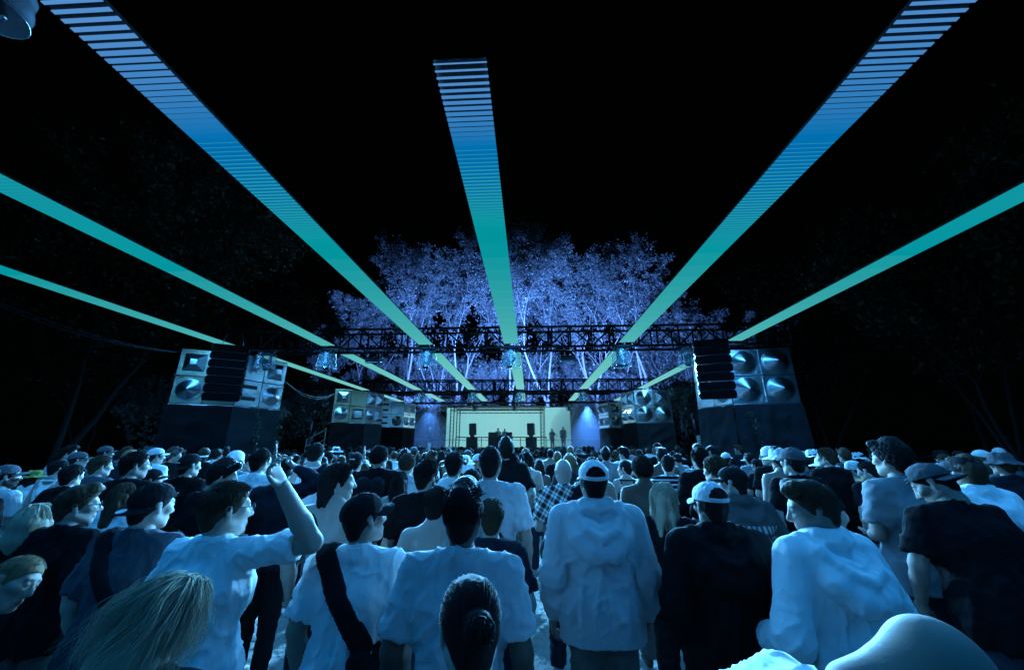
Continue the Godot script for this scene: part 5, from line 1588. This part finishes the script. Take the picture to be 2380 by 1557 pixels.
func shirt_field(P: Dictionary, cell: float, J: Dictionary) -> Array:
	var top: String = P.top
	var T: Transform3D = J.T
	var b: float = P.get("bulk", 1.0) * (.93 if P.get("fem", false) else 1.0)
	var w: float = P.get("wide", 1.0) * (.9 if P.get("fem", false) else 1.0)
	var hood: bool = top == "hoodie"
	var ex: float = {"tank": -.006, "hoodie": .022, "long": .006}.get(top, 0.0)
	var hem: float = P.get("hem", .82 if top != "hoodie" else .84)
	var lo := V(-.34, hem - .05, -.26)
	var hi := V(.34, 1.64, .3)
	for n in ["L", "R"]:
		for k in ["el", "wr"]:
			if k == "el" or top in ["hoodie", "long"]:
				lo = lo.min((J[k + n] as Vector3) - V(.11, .11, .11))
				hi = hi.max((J[k + n] as Vector3) + V(.11, .11, .11))
	lo = lo.min(T * V(-.3, 1.64, -.1) - V(.02, .02, .14))
	hi = hi.max(T * V(.3, 1.64, .1) + V(.02, .02, .14))
	var F := Field.new(lo, hi, cell)
	F.cap(T * V(-.035, 1.02, .01), T * V(-.035, 1.30, .005), .138 * b + ex, .142 * b + ex, .05, V(1, 1, 1.25))
	F.cap(T * V(.035, 1.02, .01), T * V(.035, 1.30, .005), .138 * b + ex, .142 * b + ex, .05, V(1, 1, 1.25))
	F.cap(T * V(-.085 * w, 1.33, .004), T * V(.085 * w, 1.33, .004), .124 * b + ex, .124 * b + ex, .05, V(1, .95, 1.12))
	F.cap(T * V(-.14 * w, 1.442, .01), T * V(.14 * w, 1.442, .01), .062 + ex, .062 + ex, .05)
	var flare: float = .148 * b + ex + (.012 if top == "tee" else 0.0)
	F.cap(V(-.06, hem, .006), V(-.06, hem + .16, .006), flare, flare, .05, V(1, 1, 1.22))
	F.cap(V(.06, hem, .006), V(.06, hem + .16, .006), flare, flare, .05, V(1, 1, 1.22))
	for s in [-1, 1]:
		var n: String = "L" if s < 0 else "R"
		F.cap(T * V(0, 1.515, .03), (J["sh" + n] as Vector3) + V(-.02 * s, .012, .008), .05 + ex * .6, .048 + ex * .6, .05)
	var strap: Array = []
	if P.has("strap"):
		# from one shoulder down across the back to the other hip
		var s: float = P.strap
		var nn: Vector3 = (T.basis * V(-.83 * s, .56, 0)).normalized()
		strap = F.band(nn, nn.dot(T * V(.01 * s, 1.30, 0)), .027 * P.get("strapw", 1.0), .012).nets()
	if top == "tank":
		for s in [-1.0, 1.0]:
			F.cap(T * V(.225 * s * w, 1.47, .0), T * V(.2 * s * w, 1.36, .0), .085, .05, .02, V(1, 1, .5), -1.0, true)
	for s in [-1, 1]:
		var n: String = "L" if s < 0 else "R"
		var a: Vector3 = J["sh" + n]
		var e: Vector3 = J["el" + n]
		var r: Vector3 = J["wr" + n]
		if top == "tee":
			F.cap(a, e, .064 * (.5 + b * .5), .079 * (.5 + b * .5), .045, Vector3.ONE, P.get("sleeve", .8))
		elif top != "tank":
			F.cap(a, e, .074 + ex * .5, .066 + ex * .4, .026)
			F.cap(e, e.lerp(r, .55), .064 + ex * .4, .060 + ex * .5, .03)
			F.cap(e.lerp(r, .5), r, .060 + ex * .5, .040, .02, Vector3.ONE, .98)
	var nk: float = .066 if top != "tank" else .095
	F.cap(T * V(0, 1.538 if top != "tank" else 1.51, .0), T * V(0, 1.66, -.03), nk, nk + .01, .02, V(1, 1, 1.05), -1.0, true)
	F.keep(V(0, 1, 0), hem + .012)
	if hood:
		# the hood lies folded open on the back: a thick rim from collar bone to collar bone, and the pouch under it
		F.chain([T * V(-.16, 1.46, .06), T * V(-.125, 1.37, .15), T * V(-.06, 1.31, .185), T * V(.06, 1.31, .185), T * V(.125, 1.37, .15), T * V(.16, 1.46, .06)], [.036, .044, .05, .05, .044, .036], .03)
		F.cap(T * V(0, 1.37, .14), T * V(0, 1.46, .10), .075, .07, .05, V(.6, 1, 1.2))
		F.chain([T * V(-.07, 1.545, -.02), T * V(-.07, 1.55, .05), T * V(0, 1.535, .09), T * V(.07, 1.55, .05), T * V(.07, 1.545, -.02)], [.022, .028, .03, .028, .022], .02)
		for q in [[V(-.075, 1.50, .125), V(0, 1.475, .16)], [V(.075, 1.50, .125), V(0, 1.475, .16)]]:
			F.cap(T * (q[0] as Vector3), T * (q[1] as Vector3), .022, .024, .02, Vector3.ONE, -1.0, true)
		F.chain([T * V(-.085, 1.50, -.075), T * V(-.135, 1.525, .01), T * V(-.135, 1.49, .10), T * V(-.08, 1.415, .18), T * V(0, 1.385, .205), T * V(.08, 1.415, .18), T * V(.135, 1.49, .10), T * V(.135, 1.525, .01), T * V(.085, 1.50, -.075)], [.026, .03, .03, .026, .026, .026, .03, .03, .026], .014)
	return [F, strap]

# folds of cloth: how far a point of a garment is pushed out
func crease(p: Vector3, sd: float, top: String) -> float:
	var low: float = clampf((1.45 - p.y) / .3, 0.0, 1.0)
	var arm: float = clampf((absf(p.x) - .2) / .06, 0.0, 1.0)
	var sx: float = signf(p.x)
	var a: float = fold.get_noise_3d(p.x * 8.0 + sd + p.y * 1.3 * sx, p.y * 1.0 + sd, p.z * 8.0)
	var b: float = fold.get_noise_3d(p.x * 17.0 + sd + p.y * 3.0 * sx, p.y * 2.0 + 9.0, p.z * 17.0)
	var c: float = fold.get_noise_3d(p.x * 6.0 + p.y * 8.0 * sx + sd * 2.0, p.y * 4.0 - absf(p.x) * 7.0 + 40.0, p.z * 6.0)
	var e: float = fold.get_noise_3d(p.x * 7.0, p.y * 17.0 + sd, p.z * 7.0)
	var v: float = -.006 + pow(clampf(1.0 - absf(a) * 1.9, 0.0, 1.0), 1.5) * .022 * low * (1.0 - .5 * arm)
	v += pow(clampf(1.0 - absf(b) * 2.0, 0.0, 1.0), 1.5) * .004 * low * (1.0 - arm)
	v += pow(clampf(1.0 - absf(c) * 2.2, 0.0, 1.0), 1.4) * .010
	v += arm * pow(clampf(1.0 - absf(e) * 2.0, 0.0, 1.0), 1.4) * .006
	v += fine.get_noise_3d(p.x * 9.0 + sd, p.y * 7.0, p.z * 9.0) * .002
	if top == "hoodie":
		v *= lerpf(1.1, .3, clampf((p.y - 1.22) / .12, 0.0, 1.0)) * (1.0 - .4 * arm) * lerpf(.2, 1.0, clampf((p.y - .87) / .14, 0.0, 1.0))
	return clampf(v * ({"tank": .5, "long": .9}.get(top, 1.0) as float), -.009 if p.y < 1.38 else -.005, .034)

# everything of one figure that is heavy to compute, in one thread
func figure(P: Dictionary) -> Dictionary:
	var J: Dictionary = joints(P)
	var near: float = P.get("cell", .022)
	var out := {"J": J}
	var top: String = P.top
	var B := Shape.of(bare_field(P, near * 1.15, J).nets())
	B.c.resize(B.v.size())
	B.c.fill(Color.WHITE)
	for s in [-1, 1]:
		var n: String = "L" if s < 0 else "R"
		var y: Vector3 = (J["el" + n] as Vector3) - (J["wr" + n] as Vector3)
		var pose: int = P.get("hand" + n, P.get("hands", 0))
		var hint: Vector3 = V(0, 0, 1) if absf(y.normalized().z) < .9 else V(0, 1, 0)
		var fr: Basis = frame_of(y, hint)
		var hs: Shape = lib["hand%d%s" % [pose, "" if near < .018 else "_far"]]
		if s > 0:
			fr = Basis(-fr.x, fr.y, -fr.z)
			fr = Basis(fr.x, fr.y, fr.z)
		B.add(hs, Transform3D(fr * Basis(Vector3.UP, 0.0 if s > 0 else 0.0), J["wr" + n]))
	# the head on its neck
	var hb := Basis(Vector3.UP, deg_to_rad(P.get("hy", 0.0))) * Basis(Vector3.RIGHT, -deg_to_rad(P.get("hp", 0.0))) * Basis(Vector3(0, 0, 1), deg_to_rad(P.get("hr", 0.0)))
	var tilt: Basis = Basis.IDENTITY.slerp((J.T as Transform3D).basis.orthonormalized(), .75)
	var H := Transform3D(tilt * hb, (J.T as Transform3D) * (J.head as Vector3) + tilt * hb * V(0, .02, -.012) - tilt * V(0, .02, -.012))
	out.H = H
	B.add(lib["head%d%s" % [P.get("face", 0), P.get("lod", "")]], H)
	out.body = B
	if top != "bare":
		var r: Array = shirt_field(P, near, J)
		var S := Shape.of((r[0] as Field).nets())
		var sd: float = P.get("seed", 1) * 3.71
		S.u.resize(S.v.size())
		for i in S.v.size():
			var p: Vector3 = S.v[i]
			S.v[i] = p + S.n[i] * crease(p, sd, top)
			S.u[i] = Vector2((p.x + .4) / .8, (1.6 - p.y) / .8)
		S.renormal()
		if top in ["tee", "long", "tank"]:
			var ring := []
			var rr := []
			var big: float = 1.0 if top != "tank" else 1.42
			for k in 25:
				var a: float = TAU * k / 24.0
				ring.append((J.T as Transform3D) * V(sin(a) * .077 * big, (1.511 if top != "tank" else 1.475) + .021 * cos(a) + .014 * sin(a) * sin(a), .010 + cos(a) * .064 * big))
				rr.append(.0135)
			S.fill_rest()
			S.c.clear()
			S.tube(ring, rr, 7, .75)
			S.c.clear()
		out.shirt = S
		if (r[1] as Array).size():
			var Q := Shape.of(r[1])
			for i in Q.v.size():
				Q.v[i] += Q.n[i] * .013
			out.strap = Q.renormal()
	elif P.has("strap"):
		var G: Field = bare_field(P, near * 1.1, {"hip": J.hip, "knee": J.knee, "ankle": J.ankle, "T": J.T, "shL": V(-.15, 1.44, 0), "shR": V(.15, 1.44, 0), "elL": V(-.12, 1.3, 0), "elR": V(.12, 1.3, 0), "wrL": V(-.1, 1.2, 0), "wrR": V(.1, 1.2, 0)})
		var nn := V(-.83 * (P.strap as float), .56, 0).normalized()
		G.keep(V(0, 1, 0), .9)
		out.strap = Shape.of(G.band(nn, nn.dot(V(.01 * (P.strap as float), 1.30, 0)), .022, .006).nets())
	return out

func trousers_shape(cell: float, sd: float) -> Shape:
	var F := Field.new(V(-.24, .02, -.2), V(.24, 1.04, .2), cell)
	for s in [-1.0, 1.0]:
		F.cap(V(.085 * s, .92, 0), V(.1 * s, .5, -.01), .105, .082, .03)
		F.cap(V(.1 * s, .5, -.01), V(.105 * s, .07, .02), .08, .068, .03, Vector3.ONE, .97)
	F.cap(V(-.06, .95, 0), V(.06, .95, 0), .128, .128, .04, V(1, 1, 1.12))
	var S := Shape.of(F.nets())
	for i in S.v.size():
		var p: Vector3 = S.v[i]
		S.v[i] = p + S.n[i] * (.5 - absf(fold.get_noise_3d(p.x * 9.0 + sd, p.y * 11.0, p.z * 9.0)) * 1.6) * .012
	return S.renormal()

func shoe_shape(cell: float) -> Shape:
	var F := Field.new(V(-.08, -.01, -.24), V(.08, .14, .1), cell)
	F.cap(V(0, .05, .03), V(.006, .045, -.15), .05, .04, .03, V(1, 1.05, 1))
	F.cap(V(0, .07, .02), V(0, .1, .02), .048, .046, .02)
	F.keep(V(0, 1, 0), .002)
	return Shape.of(F.nets())

# a cap: six seamed panels and a button, an open arch with its strap over the nape; the brim points to -z
func cap_shape(open: bool) -> Shape:
	var S := Shape.new()
	var rows := 22
	var cols := 96
	for i in rows + 1:
		for k in cols + 1:
			var a: float = TAU * k / cols
			var e: float = PI / 2.0 * i / rows
			var seam: float = pow(absf(cos(a * 3.0)), 24.0) * .0022
			var r: float = cos(e) * (1.0 + .05 * sin(e * 2.0)) - seam
			var p := V(sin(a) * .0905 * r, .034 + sin(e) * .098 - seam * sin(e) - (1.0 - sin(e)) * .006 * cos(a), .016 + cos(a) * .112 * r)
			p += p.normalized() * fine.get_noise_3d(p.x * 20.0, p.y * 20.0, p.z * 20.0) * .004
			S.v.append(p)
			S.u.append(Vector2(float(k) / cols, 1.0 - float(i) / rows))
	for i in rows:
		for k in cols:
			var a: float = TAU * (k + .5) / cols
			if a > PI:
				a -= TAU
			if open and absf(a) < .78 and (i + .5) / rows < .56 * sqrt(maxf(0.0, 1.0 - pow(a / .78, 2.0))) and i >= 3:
				continue
			var q: int = i * (cols + 1) + k
			S.f.append_array([q, q + cols + 1, q + 1, q + 1, q + cols + 1, q + cols + 2])
	S.renormal()
	var B := Shape.new()
	B.lathe([Vector2(.0085, .130), Vector2(.0085, .134), Vector2(.004, .137), Vector2(.0001, .1375)], 8, Transform3D(Basis.IDENTITY, V(0, 0, .016)))
	return S.add(B)

func brim_shape() -> Shape:
	var S := Shape.new()
	for side in 2:
		for i in 9:
			for k in 17:
				var a: float = lerpf(-1.22, 1.22, k / 16.0)
				var t: float = i / 8.0
				var reach: float = .072 * pow(cos(a * .98), .55)
				var x: float = sin(a) * (.091 + t * .012)
				S.v.append(V(x, .032 - 2.2 * x * x + .5 * .0 - t * .012 + (.0015 if side == 0 else -.0025), .016 - cos(a) * .112 - t * reach))
		for i in 8:
			for k in 16:
				var q: int = side * 153 + i * 17 + k
				S.f.append_array([q, q + 1, q + 17, q + 1, q + 18, q + 17] if side == 1 else [q, q + 17, q + 1, q + 1, q + 17, q + 18])
	for k in 16:
		var q: int = 8 * 17 + k
		S.f.append_array([q, q + 153, q + 1, q + 1, q + 153, q + 154])
	return S.renormal()

func hat_shape(kind: String) -> Shape:
	var S := Shape.new()
	var T := Transform3D(Basis.IDENTITY.scaled(V(1, 1, 1.16)), V(0, 0, .012))
	match kind:
		"bucket":
			S.lathe([Vector2(.172, .012), Vector2(.17, .016), Vector2(.098, .05), Vector2(.096, .075), Vector2(.088, .118), Vector2(.078, .132), Vector2(.05, .138), Vector2(.0005, .135)], 40, T)
		"straw":
			S.lathe([Vector2(.165, .055), Vector2(.16, .046), Vector2(.098, .05), Vector2(.096, .07), Vector2(.086, .14), Vector2(.076, .15), Vector2(.03, .144), Vector2(.0005, .138)], 40, T)
		"beanie":
			S.lathe([Vector2(.0935, .012), Vector2(.0955, .02), Vector2(.0955, .05), Vector2(.092, .056), Vector2(.088, .09), Vector2(.066, .122), Vector2(.035, .139), Vector2(.0005, .144)], 36, T)
	for i in S.v.size():
		var p: Vector3 = S.v[i]
		var q: float = fine.get_noise_3d(p.x * 14.0, p.y * 14.0, p.z * 14.0)
		if kind == "bucket":
			S.v[i] = p + V(0, q * .022 * clampf(p.length() / .15, 0, 1), 0) + S.n[i] * q * .008
		elif kind == "beanie":
			S.v[i] = p + S.n[i] * (q * .006 + .0016 * sin(atan2(p.x, p.z) * 36.0))
	return S.renormal()

func glasses_shape() -> Shape:
	var S := Shape.new()
	for s in [-1.0, 1.0]:
		var ring := []
		var rr := []
		for k in 13:
			var a: float = TAU * k / 12.0
			ring.append(V(.033 * s + cos(a) * .024, .004 + sin(a) * .019, -.112 + absf(cos(a) * .024 + .033) * .12))
			rr.append(.0022)
		S.tube(ring, rr, 5)
		S.tube([V(.056 * s, .01, -.104), V(.082 * s, .012, -.04), V(.086 * s, .012, .01), V(.084 * s, -.01, .03)], [.0022, .0022, .002, .0015], 5)
	S.tube([V(-.009, .006, -.11), V(0, .01, -.113), V(.009, .006, -.11)], [.002, .002, .002], 5)
	return S

# ---------------------------------------------------------------- shape kit
class Field:
	var o: Vector3
	var h: float
	var nx: int
	var ny: int
	var nz: int
	var d := PackedFloat32Array()

	func _init(lo: Vector3, hi: Vector3, cell: float) -> void:
		o = lo
		h = cell
		nx = int((hi.x - lo.x) / cell) + 2
		ny = int((hi.y - lo.y) / cell) + 2
		nz = int((hi.z - lo.z) / cell) + 2
		d.resize(nx * ny * nz)
		d.fill(9.0)

	# joins a tapered capsule (sc > 1 flattens it along that axis); cut: flat end at that share of the bone; take: removes instead
	func cap(a: Vector3, b: Vector3, ra: float, rb: float, k := 0.03, sc := Vector3.ONE, cut := -1.0, take := false) -> Field:
		var m: float = maxf(ra, rb) * 1.05 + k + 2.0 * h
		var lo: Vector3 = (a.min(b) - Vector3(m, m, m) / sc - o) / h
		var hi: Vector3 = (a.max(b) + Vector3(m, m, m) / sc - o) / h
		var x0: int = maxi(0, int(lo.x))
		var x1: int = mini(nx - 1, int(hi.x) + 1)
		var y0: int = maxi(0, int(lo.y))
		var y1: int = mini(ny - 1, int(hi.y) + 1)
		var z0: int = maxi(0, int(lo.z))
		var z1: int = mini(nz - 1, int(hi.z) + 1)
		var ax: float = a.x * sc.x
		var bx: float = b.x * sc.x - ax
		var by: float = (b.y - a.y) * sc.y
		var bz: float = (b.z - a.z) * sc.z
		var bb: float = maxf(bx * bx + by * by + bz * bz, 1e-9)
		var inv: float = 1.0 / bb
		var bl: float = sqrt(bb)
		var dr: float = rb - ra
		var f: float = 2.0 / (1.0 + maxf(sc.x, maxf(sc.y, sc.z)))
		if f > 1.0:
			f = 1.0
		var k4: float = 0.25 / maxf(k, 1e-6)
		var hx: float = h * sc.x
		var tmax: float = 1.0 if cut < 0.0 else 1.15
		for kz in range(z0, z1 + 1):
			var pz: float = (o.z + kz * h - a.z) * sc.z
			for jy in range(y0, y1 + 1):
				var py: float = (o.y + jy * h - a.y) * sc.y
				var c0: float = py * by + pz * bz
				var q0: float = py * py + pz * pz
				var at: int = (kz * ny + jy) * nx
				var px: float = (o.x + x0 * h) * sc.x - ax
				for ix in range(x0, x1 + 1):
					var dt: float = px * bx + c0
					var t: float = clampf(dt * inv, 0.0, tmax)
					var dd: float = (sqrt(maxf(0.0, px * px + q0 - t * (2.0 * dt - t * bb))) - ra - t * dr) * f
					if cut >= 0.0:
						dd = maxf(dd, (dt * inv - cut) * bl)
					var e: float = d[at + ix]
					var g: float
					if take:
						g = k - absf(dd + e)
						if g > 0.0:
							d[at + ix] = maxf(e, -dd) + g * g * k4
						elif -dd > e:
							d[at + ix] = -dd
					else:
						g = k - absf(dd - e)
						if g > 0.0:
							d[at + ix] = minf(e, dd) - g * g * k4
						elif dd < e:
							d[at + ix] = dd
					px += hx
		return self

	func chain(pts: Array, rs: Array, k := 0.03, sc := Vector3.ONE) -> Field:
		for i in pts.size() - 1:
			cap(pts[i], pts[i + 1], rs[i], rs[i + 1], k, sc)
		return self

	# keeps what lies on the far side of a plane: n . p >= c
	func keep(n: Vector3, c: float) -> Field:
		var i := 0
		for kz in nz:
			for jy in ny:
				var q: float = c - n.y * (o.y + jy * h) - n.z * (o.z + kz * h)
				for ix in nx:
					var v: float = q - n.x * (o.x + ix * h)
					if v > d[i]:
						d[i] = v
					i += 1
		return self

	# a band of this field's surface, thick proud of it, between two parallel planes (straps, belts)
	func band(n: Vector3, c: float, half: float, thick: float) -> Field:
		var g: Field = Field.new(o, o + Vector3(h, h, h), h)
		g.nx = nx
		g.ny = ny
		g.nz = nz
		g.d.resize(d.size())
		var i := 0
		for kz in nz:
			for jy in ny:
				var q: float = n.y * (o.y + jy * h) + n.z * (o.z + kz * h) - c
				for ix in nx:
					g.d[i] = maxf(d[i] - thick, absf(q + n.x * (o.x + ix * h)) - half)
					i += 1
		return g

	# surface nets: [positions, indices]
	func nets() -> Array:
		var v := PackedVector3Array()
		var f := PackedInt32Array()
		var at := PackedInt32Array()
		at.resize(d.size())
		at.fill(-1)
		var sy: int = nx
		var sz: int = nx * ny
		var far: float = 3.2 * h
		for kz in nz - 1:
			for jy in ny - 1:
				var row: int = (kz * ny + jy) * nx
				for ix in nx - 1:
					var i: int = row + ix
					var d0: float = d[i]
					if d0 > far or d0 < -far:
						continue
					var d1: float = d[i + 1]
					var d2: float = d[i + sy]
					var d3: float = d[i + sy + 1]
					var d4: float = d[i + sz]
					var d5: float = d[i + sz + 1]
					var d6: float = d[i + sz + sy]
					var d7: float = d[i + sz + sy + 1]
					var n: int = int(d0 < 0.0) + int(d1 < 0.0) + int(d2 < 0.0) + int(d3 < 0.0) + int(d4 < 0.0) + int(d5 < 0.0) + int(d6 < 0.0) + int(d7 < 0.0)
					if n == 0 or n == 8:
						continue
					var p := Vector3.ZERO
					var c := 0.0
					if (d0 < 0.0) != (d1 < 0.0): p += Vector3(d0 / (d0 - d1), 0, 0); c += 1.0
					if (d2 < 0.0) != (d3 < 0.0): p += Vector3(d2 / (d2 - d3), 1, 0); c += 1.0
					if (d4 < 0.0) != (d5 < 0.0): p += Vector3(d4 / (d4 - d5), 0, 1); c += 1.0
					if (d6 < 0.0) != (d7 < 0.0): p += Vector3(d6 / (d6 - d7), 1, 1); c += 1.0
					if (d0 < 0.0) != (d2 < 0.0): p += Vector3(0, d0 / (d0 - d2), 0); c += 1.0
					if (d1 < 0.0) != (d3 < 0.0): p += Vector3(1, d1 / (d1 - d3), 0); c += 1.0
					if (d4 < 0.0) != (d6 < 0.0): p += Vector3(0, d4 / (d4 - d6), 1); c += 1.0
					if (d5 < 0.0) != (d7 < 0.0): p += Vector3(1, d5 / (d5 - d7), 1); c += 1.0
					if (d0 < 0.0) != (d4 < 0.0): p += Vector3(0, 0, d0 / (d0 - d4)); c += 1.0
					if (d1 < 0.0) != (d5 < 0.0): p += Vector3(1, 0, d1 / (d1 - d5)); c += 1.0
					if (d2 < 0.0) != (d6 < 0.0): p += Vector3(0, 1, d2 / (d2 - d6)); c += 1.0
					if (d3 < 0.0) != (d7 < 0.0): p += Vector3(1, 1, d3 / (d3 - d7)); c += 1.0
					at[i] = v.size()
					v.append(o + (Vector3(ix, jy, kz) + p / c) * h)
					var inside: bool = d0 < 0.0
					if jy > 0 and kz > 0 and inside != (d1 < 0.0):
						_quad(f, at[i], at[i - sy], at[i - sy - sz], at[i - sz], inside)
					if ix > 0 and kz > 0 and inside != (d2 < 0.0):
						_quad(f, at[i], at[i - sz], at[i - sz - 1], at[i - 1], inside)
					if ix > 0 and jy > 0 and inside != (d4 < 0.0):
						_quad(f, at[i], at[i - 1], at[i - 1 - sy], at[i - sy], inside)
		return [v, f]

	func _quad(f: PackedInt32Array, a: int, b: int, c: int, e: int, flip: bool) -> void:
		if a < 0 or b < 0 or c < 0 or e < 0:
			return
		if flip:
			f.append_array(PackedInt32Array([a, c, b, a, e, c]))
		else:
			f.append_array(PackedInt32Array([a, b, c, a, c, e]))


# A shape being collected: positions, normals, uvs, colours, indices (front faces clockwise)
class Shape:
	var v := PackedVector3Array()
	var n := PackedVector3Array()
	var u := PackedVector2Array()
	var c := PackedColorArray()
	var f := PackedInt32Array()

	static func of(net: Array) -> Shape:
		var s := Shape.new()
		s.v = net[0]
		s.f = net[1]
		s.n = vertex_normals(s.v, s.f)
		return s

	static func vertex_normals(pv: PackedVector3Array, pf: PackedInt32Array) -> PackedVector3Array:
		var q := PackedVector3Array()
		q.resize(pv.size())
		for i in range(0, pf.size(), 3):
			var a: int = pf[i]
			var b: int = pf[i + 1]
			var e: int = pf[i + 2]
			var w: Vector3 = (pv[e] - pv[a]).cross(pv[b] - pv[a])
			q[a] += w
			q[b] += w
			q[e] += w
		for i in q.size():
			q[i] = q[i].normalized()
		return q

	func renormal() -> Shape:
		n = vertex_normals(v, f)
		return self

	func fill_rest() -> void:
		var k: int = u.size()
		u.resize(v.size())
		k = c.size()
		c.resize(v.size())
		for i in range(k, v.size()):
			c[i] = Color.WHITE

	func add(s: Shape, t := Transform3D.IDENTITY) -> Shape:
		if s.c.size() or c.size() or s.u.size() or u.size():
			fill_rest()
			s.fill_rest()
			u.append_array(s.u)
			c.append_array(s.c)
		var base: int = v.size()
		v.append_array(t * s.v)
		n.append_array(Transform3D(t.basis.orthonormalized(), Vector3.ZERO) * s.n)
		var at: int = f.size()
		f.resize(at + s.f.size())
		for i in s.f.size():
			f[at + i] = s.f[i] + base
		return self

	func quad(a: Vector3, b: Vector3, e: Vector3, g: Vector3, ua := Vector2.ZERO, ub := Vector2.ZERO, ue := Vector2.ZERO, ug := Vector2.ZERO) -> void:
		# corners counter-clockwise seen from outside
		var k: int = v.size()
		var w: Vector3 = (b - a).cross(e - a).normalized()
		v.append_array([a, b, e, g])
		n.append_array([w, w, w, w])
		u.append_array([ua, ub, ue, ug])
		f.append_array([k, k + 2, k + 1, k, k + 3, k + 2])

	func box(lo: Vector3, hi: Vector3, t := Transform3D.IDENTITY) -> Shape:
		var p := []
		for i in 8:
			p.append(t * Vector3(hi.x if i & 1 else lo.x, hi.y if i & 2 else lo.y, hi.z if i & 4 else lo.z))
		for q in [[0, 2, 3, 1], [4, 5, 7, 6], [0, 1, 5, 4], [2, 6, 7, 3], [0, 4, 6, 2], [1, 3, 7, 5]]:
			quad(p[q[0]], p[q[1]], p[q[2]], p[q[3]], Vector2(0, 1), Vector2(0, 0), Vector2(1, 0), Vector2(1, 1))
		return self

	# a swept tube through points with radii; sides may be few
	func tube(pts: Array, rs: Array, sides := 6, squash := 1.0, up := Vector3.UP) -> Shape:
		var base: int = v.size()
		var m: int = pts.size()
		var side := Vector3.ZERO
		for i in m:
			var t: Vector3 = ((pts[mini(i + 1, m - 1)] as Vector3) - (pts[maxi(i - 1, 0)] as Vector3)).normalized()
			if side == Vector3.ZERO:
				side = t.cross(up)
				if side.length() < 0.05:
					side = t.cross(Vector3.RIGHT)
			side = (side - t * side.dot(t)).normalized()
			var o2: Vector3 = side.cross(t)
			for k in sides:
				var a: float = TAU * k / sides
				var w: Vector3 = side * cos(a) + o2 * sin(a) * squash
				v.append((pts[i] as Vector3) + w * (rs[i] as float))
				n.append((side * cos(a) * squash + o2 * sin(a)).normalized())
				u.append(Vector2(float(k) / sides, float(i) / (m - 1)))
		for i in m - 1:
			for k in sides:
				var a: int = base + i * sides + k
				var b: int = base + i * sides + (k + 1) % sides
				f.append_array([a, b, a + sides, b, b + sides, a + sides])
		for e in [0, m - 1]:
			if (rs[e] as float) > 0.002:
				var k0: int = v.size()
				var out: Vector3 = ((pts[0] as Vector3) - (pts[1] as Vector3)).normalized() if e == 0 else ((pts[m - 1] as Vector3) - (pts[m - 2] as Vector3)).normalized()
				v.append(pts[e])
				n.append(out)
				u.append(Vector2.ZERO)
				for k in sides:
					v.append(v[base + e * sides + k])
					n.append(out)
					u.append(Vector2.ZERO)
				for k in sides:
					var a: int = k0 + 1 + k
					var b: int = k0 + 1 + (k + 1) % sides
					f.append_array([k0, b, a] if e == 0 else [k0, a, b])
		return self

	# a lathed profile of Vector2(radius, height)
	func lathe(prof: Array, sides := 24, t := Transform3D.IDENTITY, from := 0.0, to := TAU) -> Shape:
		var base: int = v.size()
		var m: int = prof.size()
		for i in m:
			var p: Vector2 = prof[i]
			var q: Vector2 = (prof[mini(i + 1, m - 1)] as Vector2) - (prof[maxi(i - 1, 0)] as Vector2)
			var nr := Vector2(q.y, -q.x).normalized()
			for k in sides + 1:
				var a: float = lerpf(from, to, float(k) / sides)
				v.append(t * Vector3(p.x * sin(a), p.y, p.x * cos(a)))
				n.append((t.basis * Vector3(nr.x * sin(a), nr.y, nr.x * cos(a))).normalized())
				u.append(Vector2(float(k) / sides, float(i) / (m - 1)))
		for i in m - 1:
			for k in sides:
				var a: int = base + i * (sides + 1) + k
				f.append_array([a, a + sides + 1, a + 1, a + 1, a + sides + 1, a + sides + 2])
		return self

	func mesh() -> ArrayMesh:
		var arr := []
		arr.resize(Mesh.ARRAY_MAX)
		arr[Mesh.ARRAY_VERTEX] = v
		arr[Mesh.ARRAY_NORMAL] = n
		arr[Mesh.ARRAY_INDEX] = f
		if u.size() == v.size() and u.size():
			arr[Mesh.ARRAY_TEX_UV] = u
		if c.size() == v.size() and c.size():
			arr[Mesh.ARRAY_COLOR] = c
		var am := ArrayMesh.new()
		am.add_surface_from_arrays(Mesh.PRIMITIVE_TRIANGLES, arr)
		return am
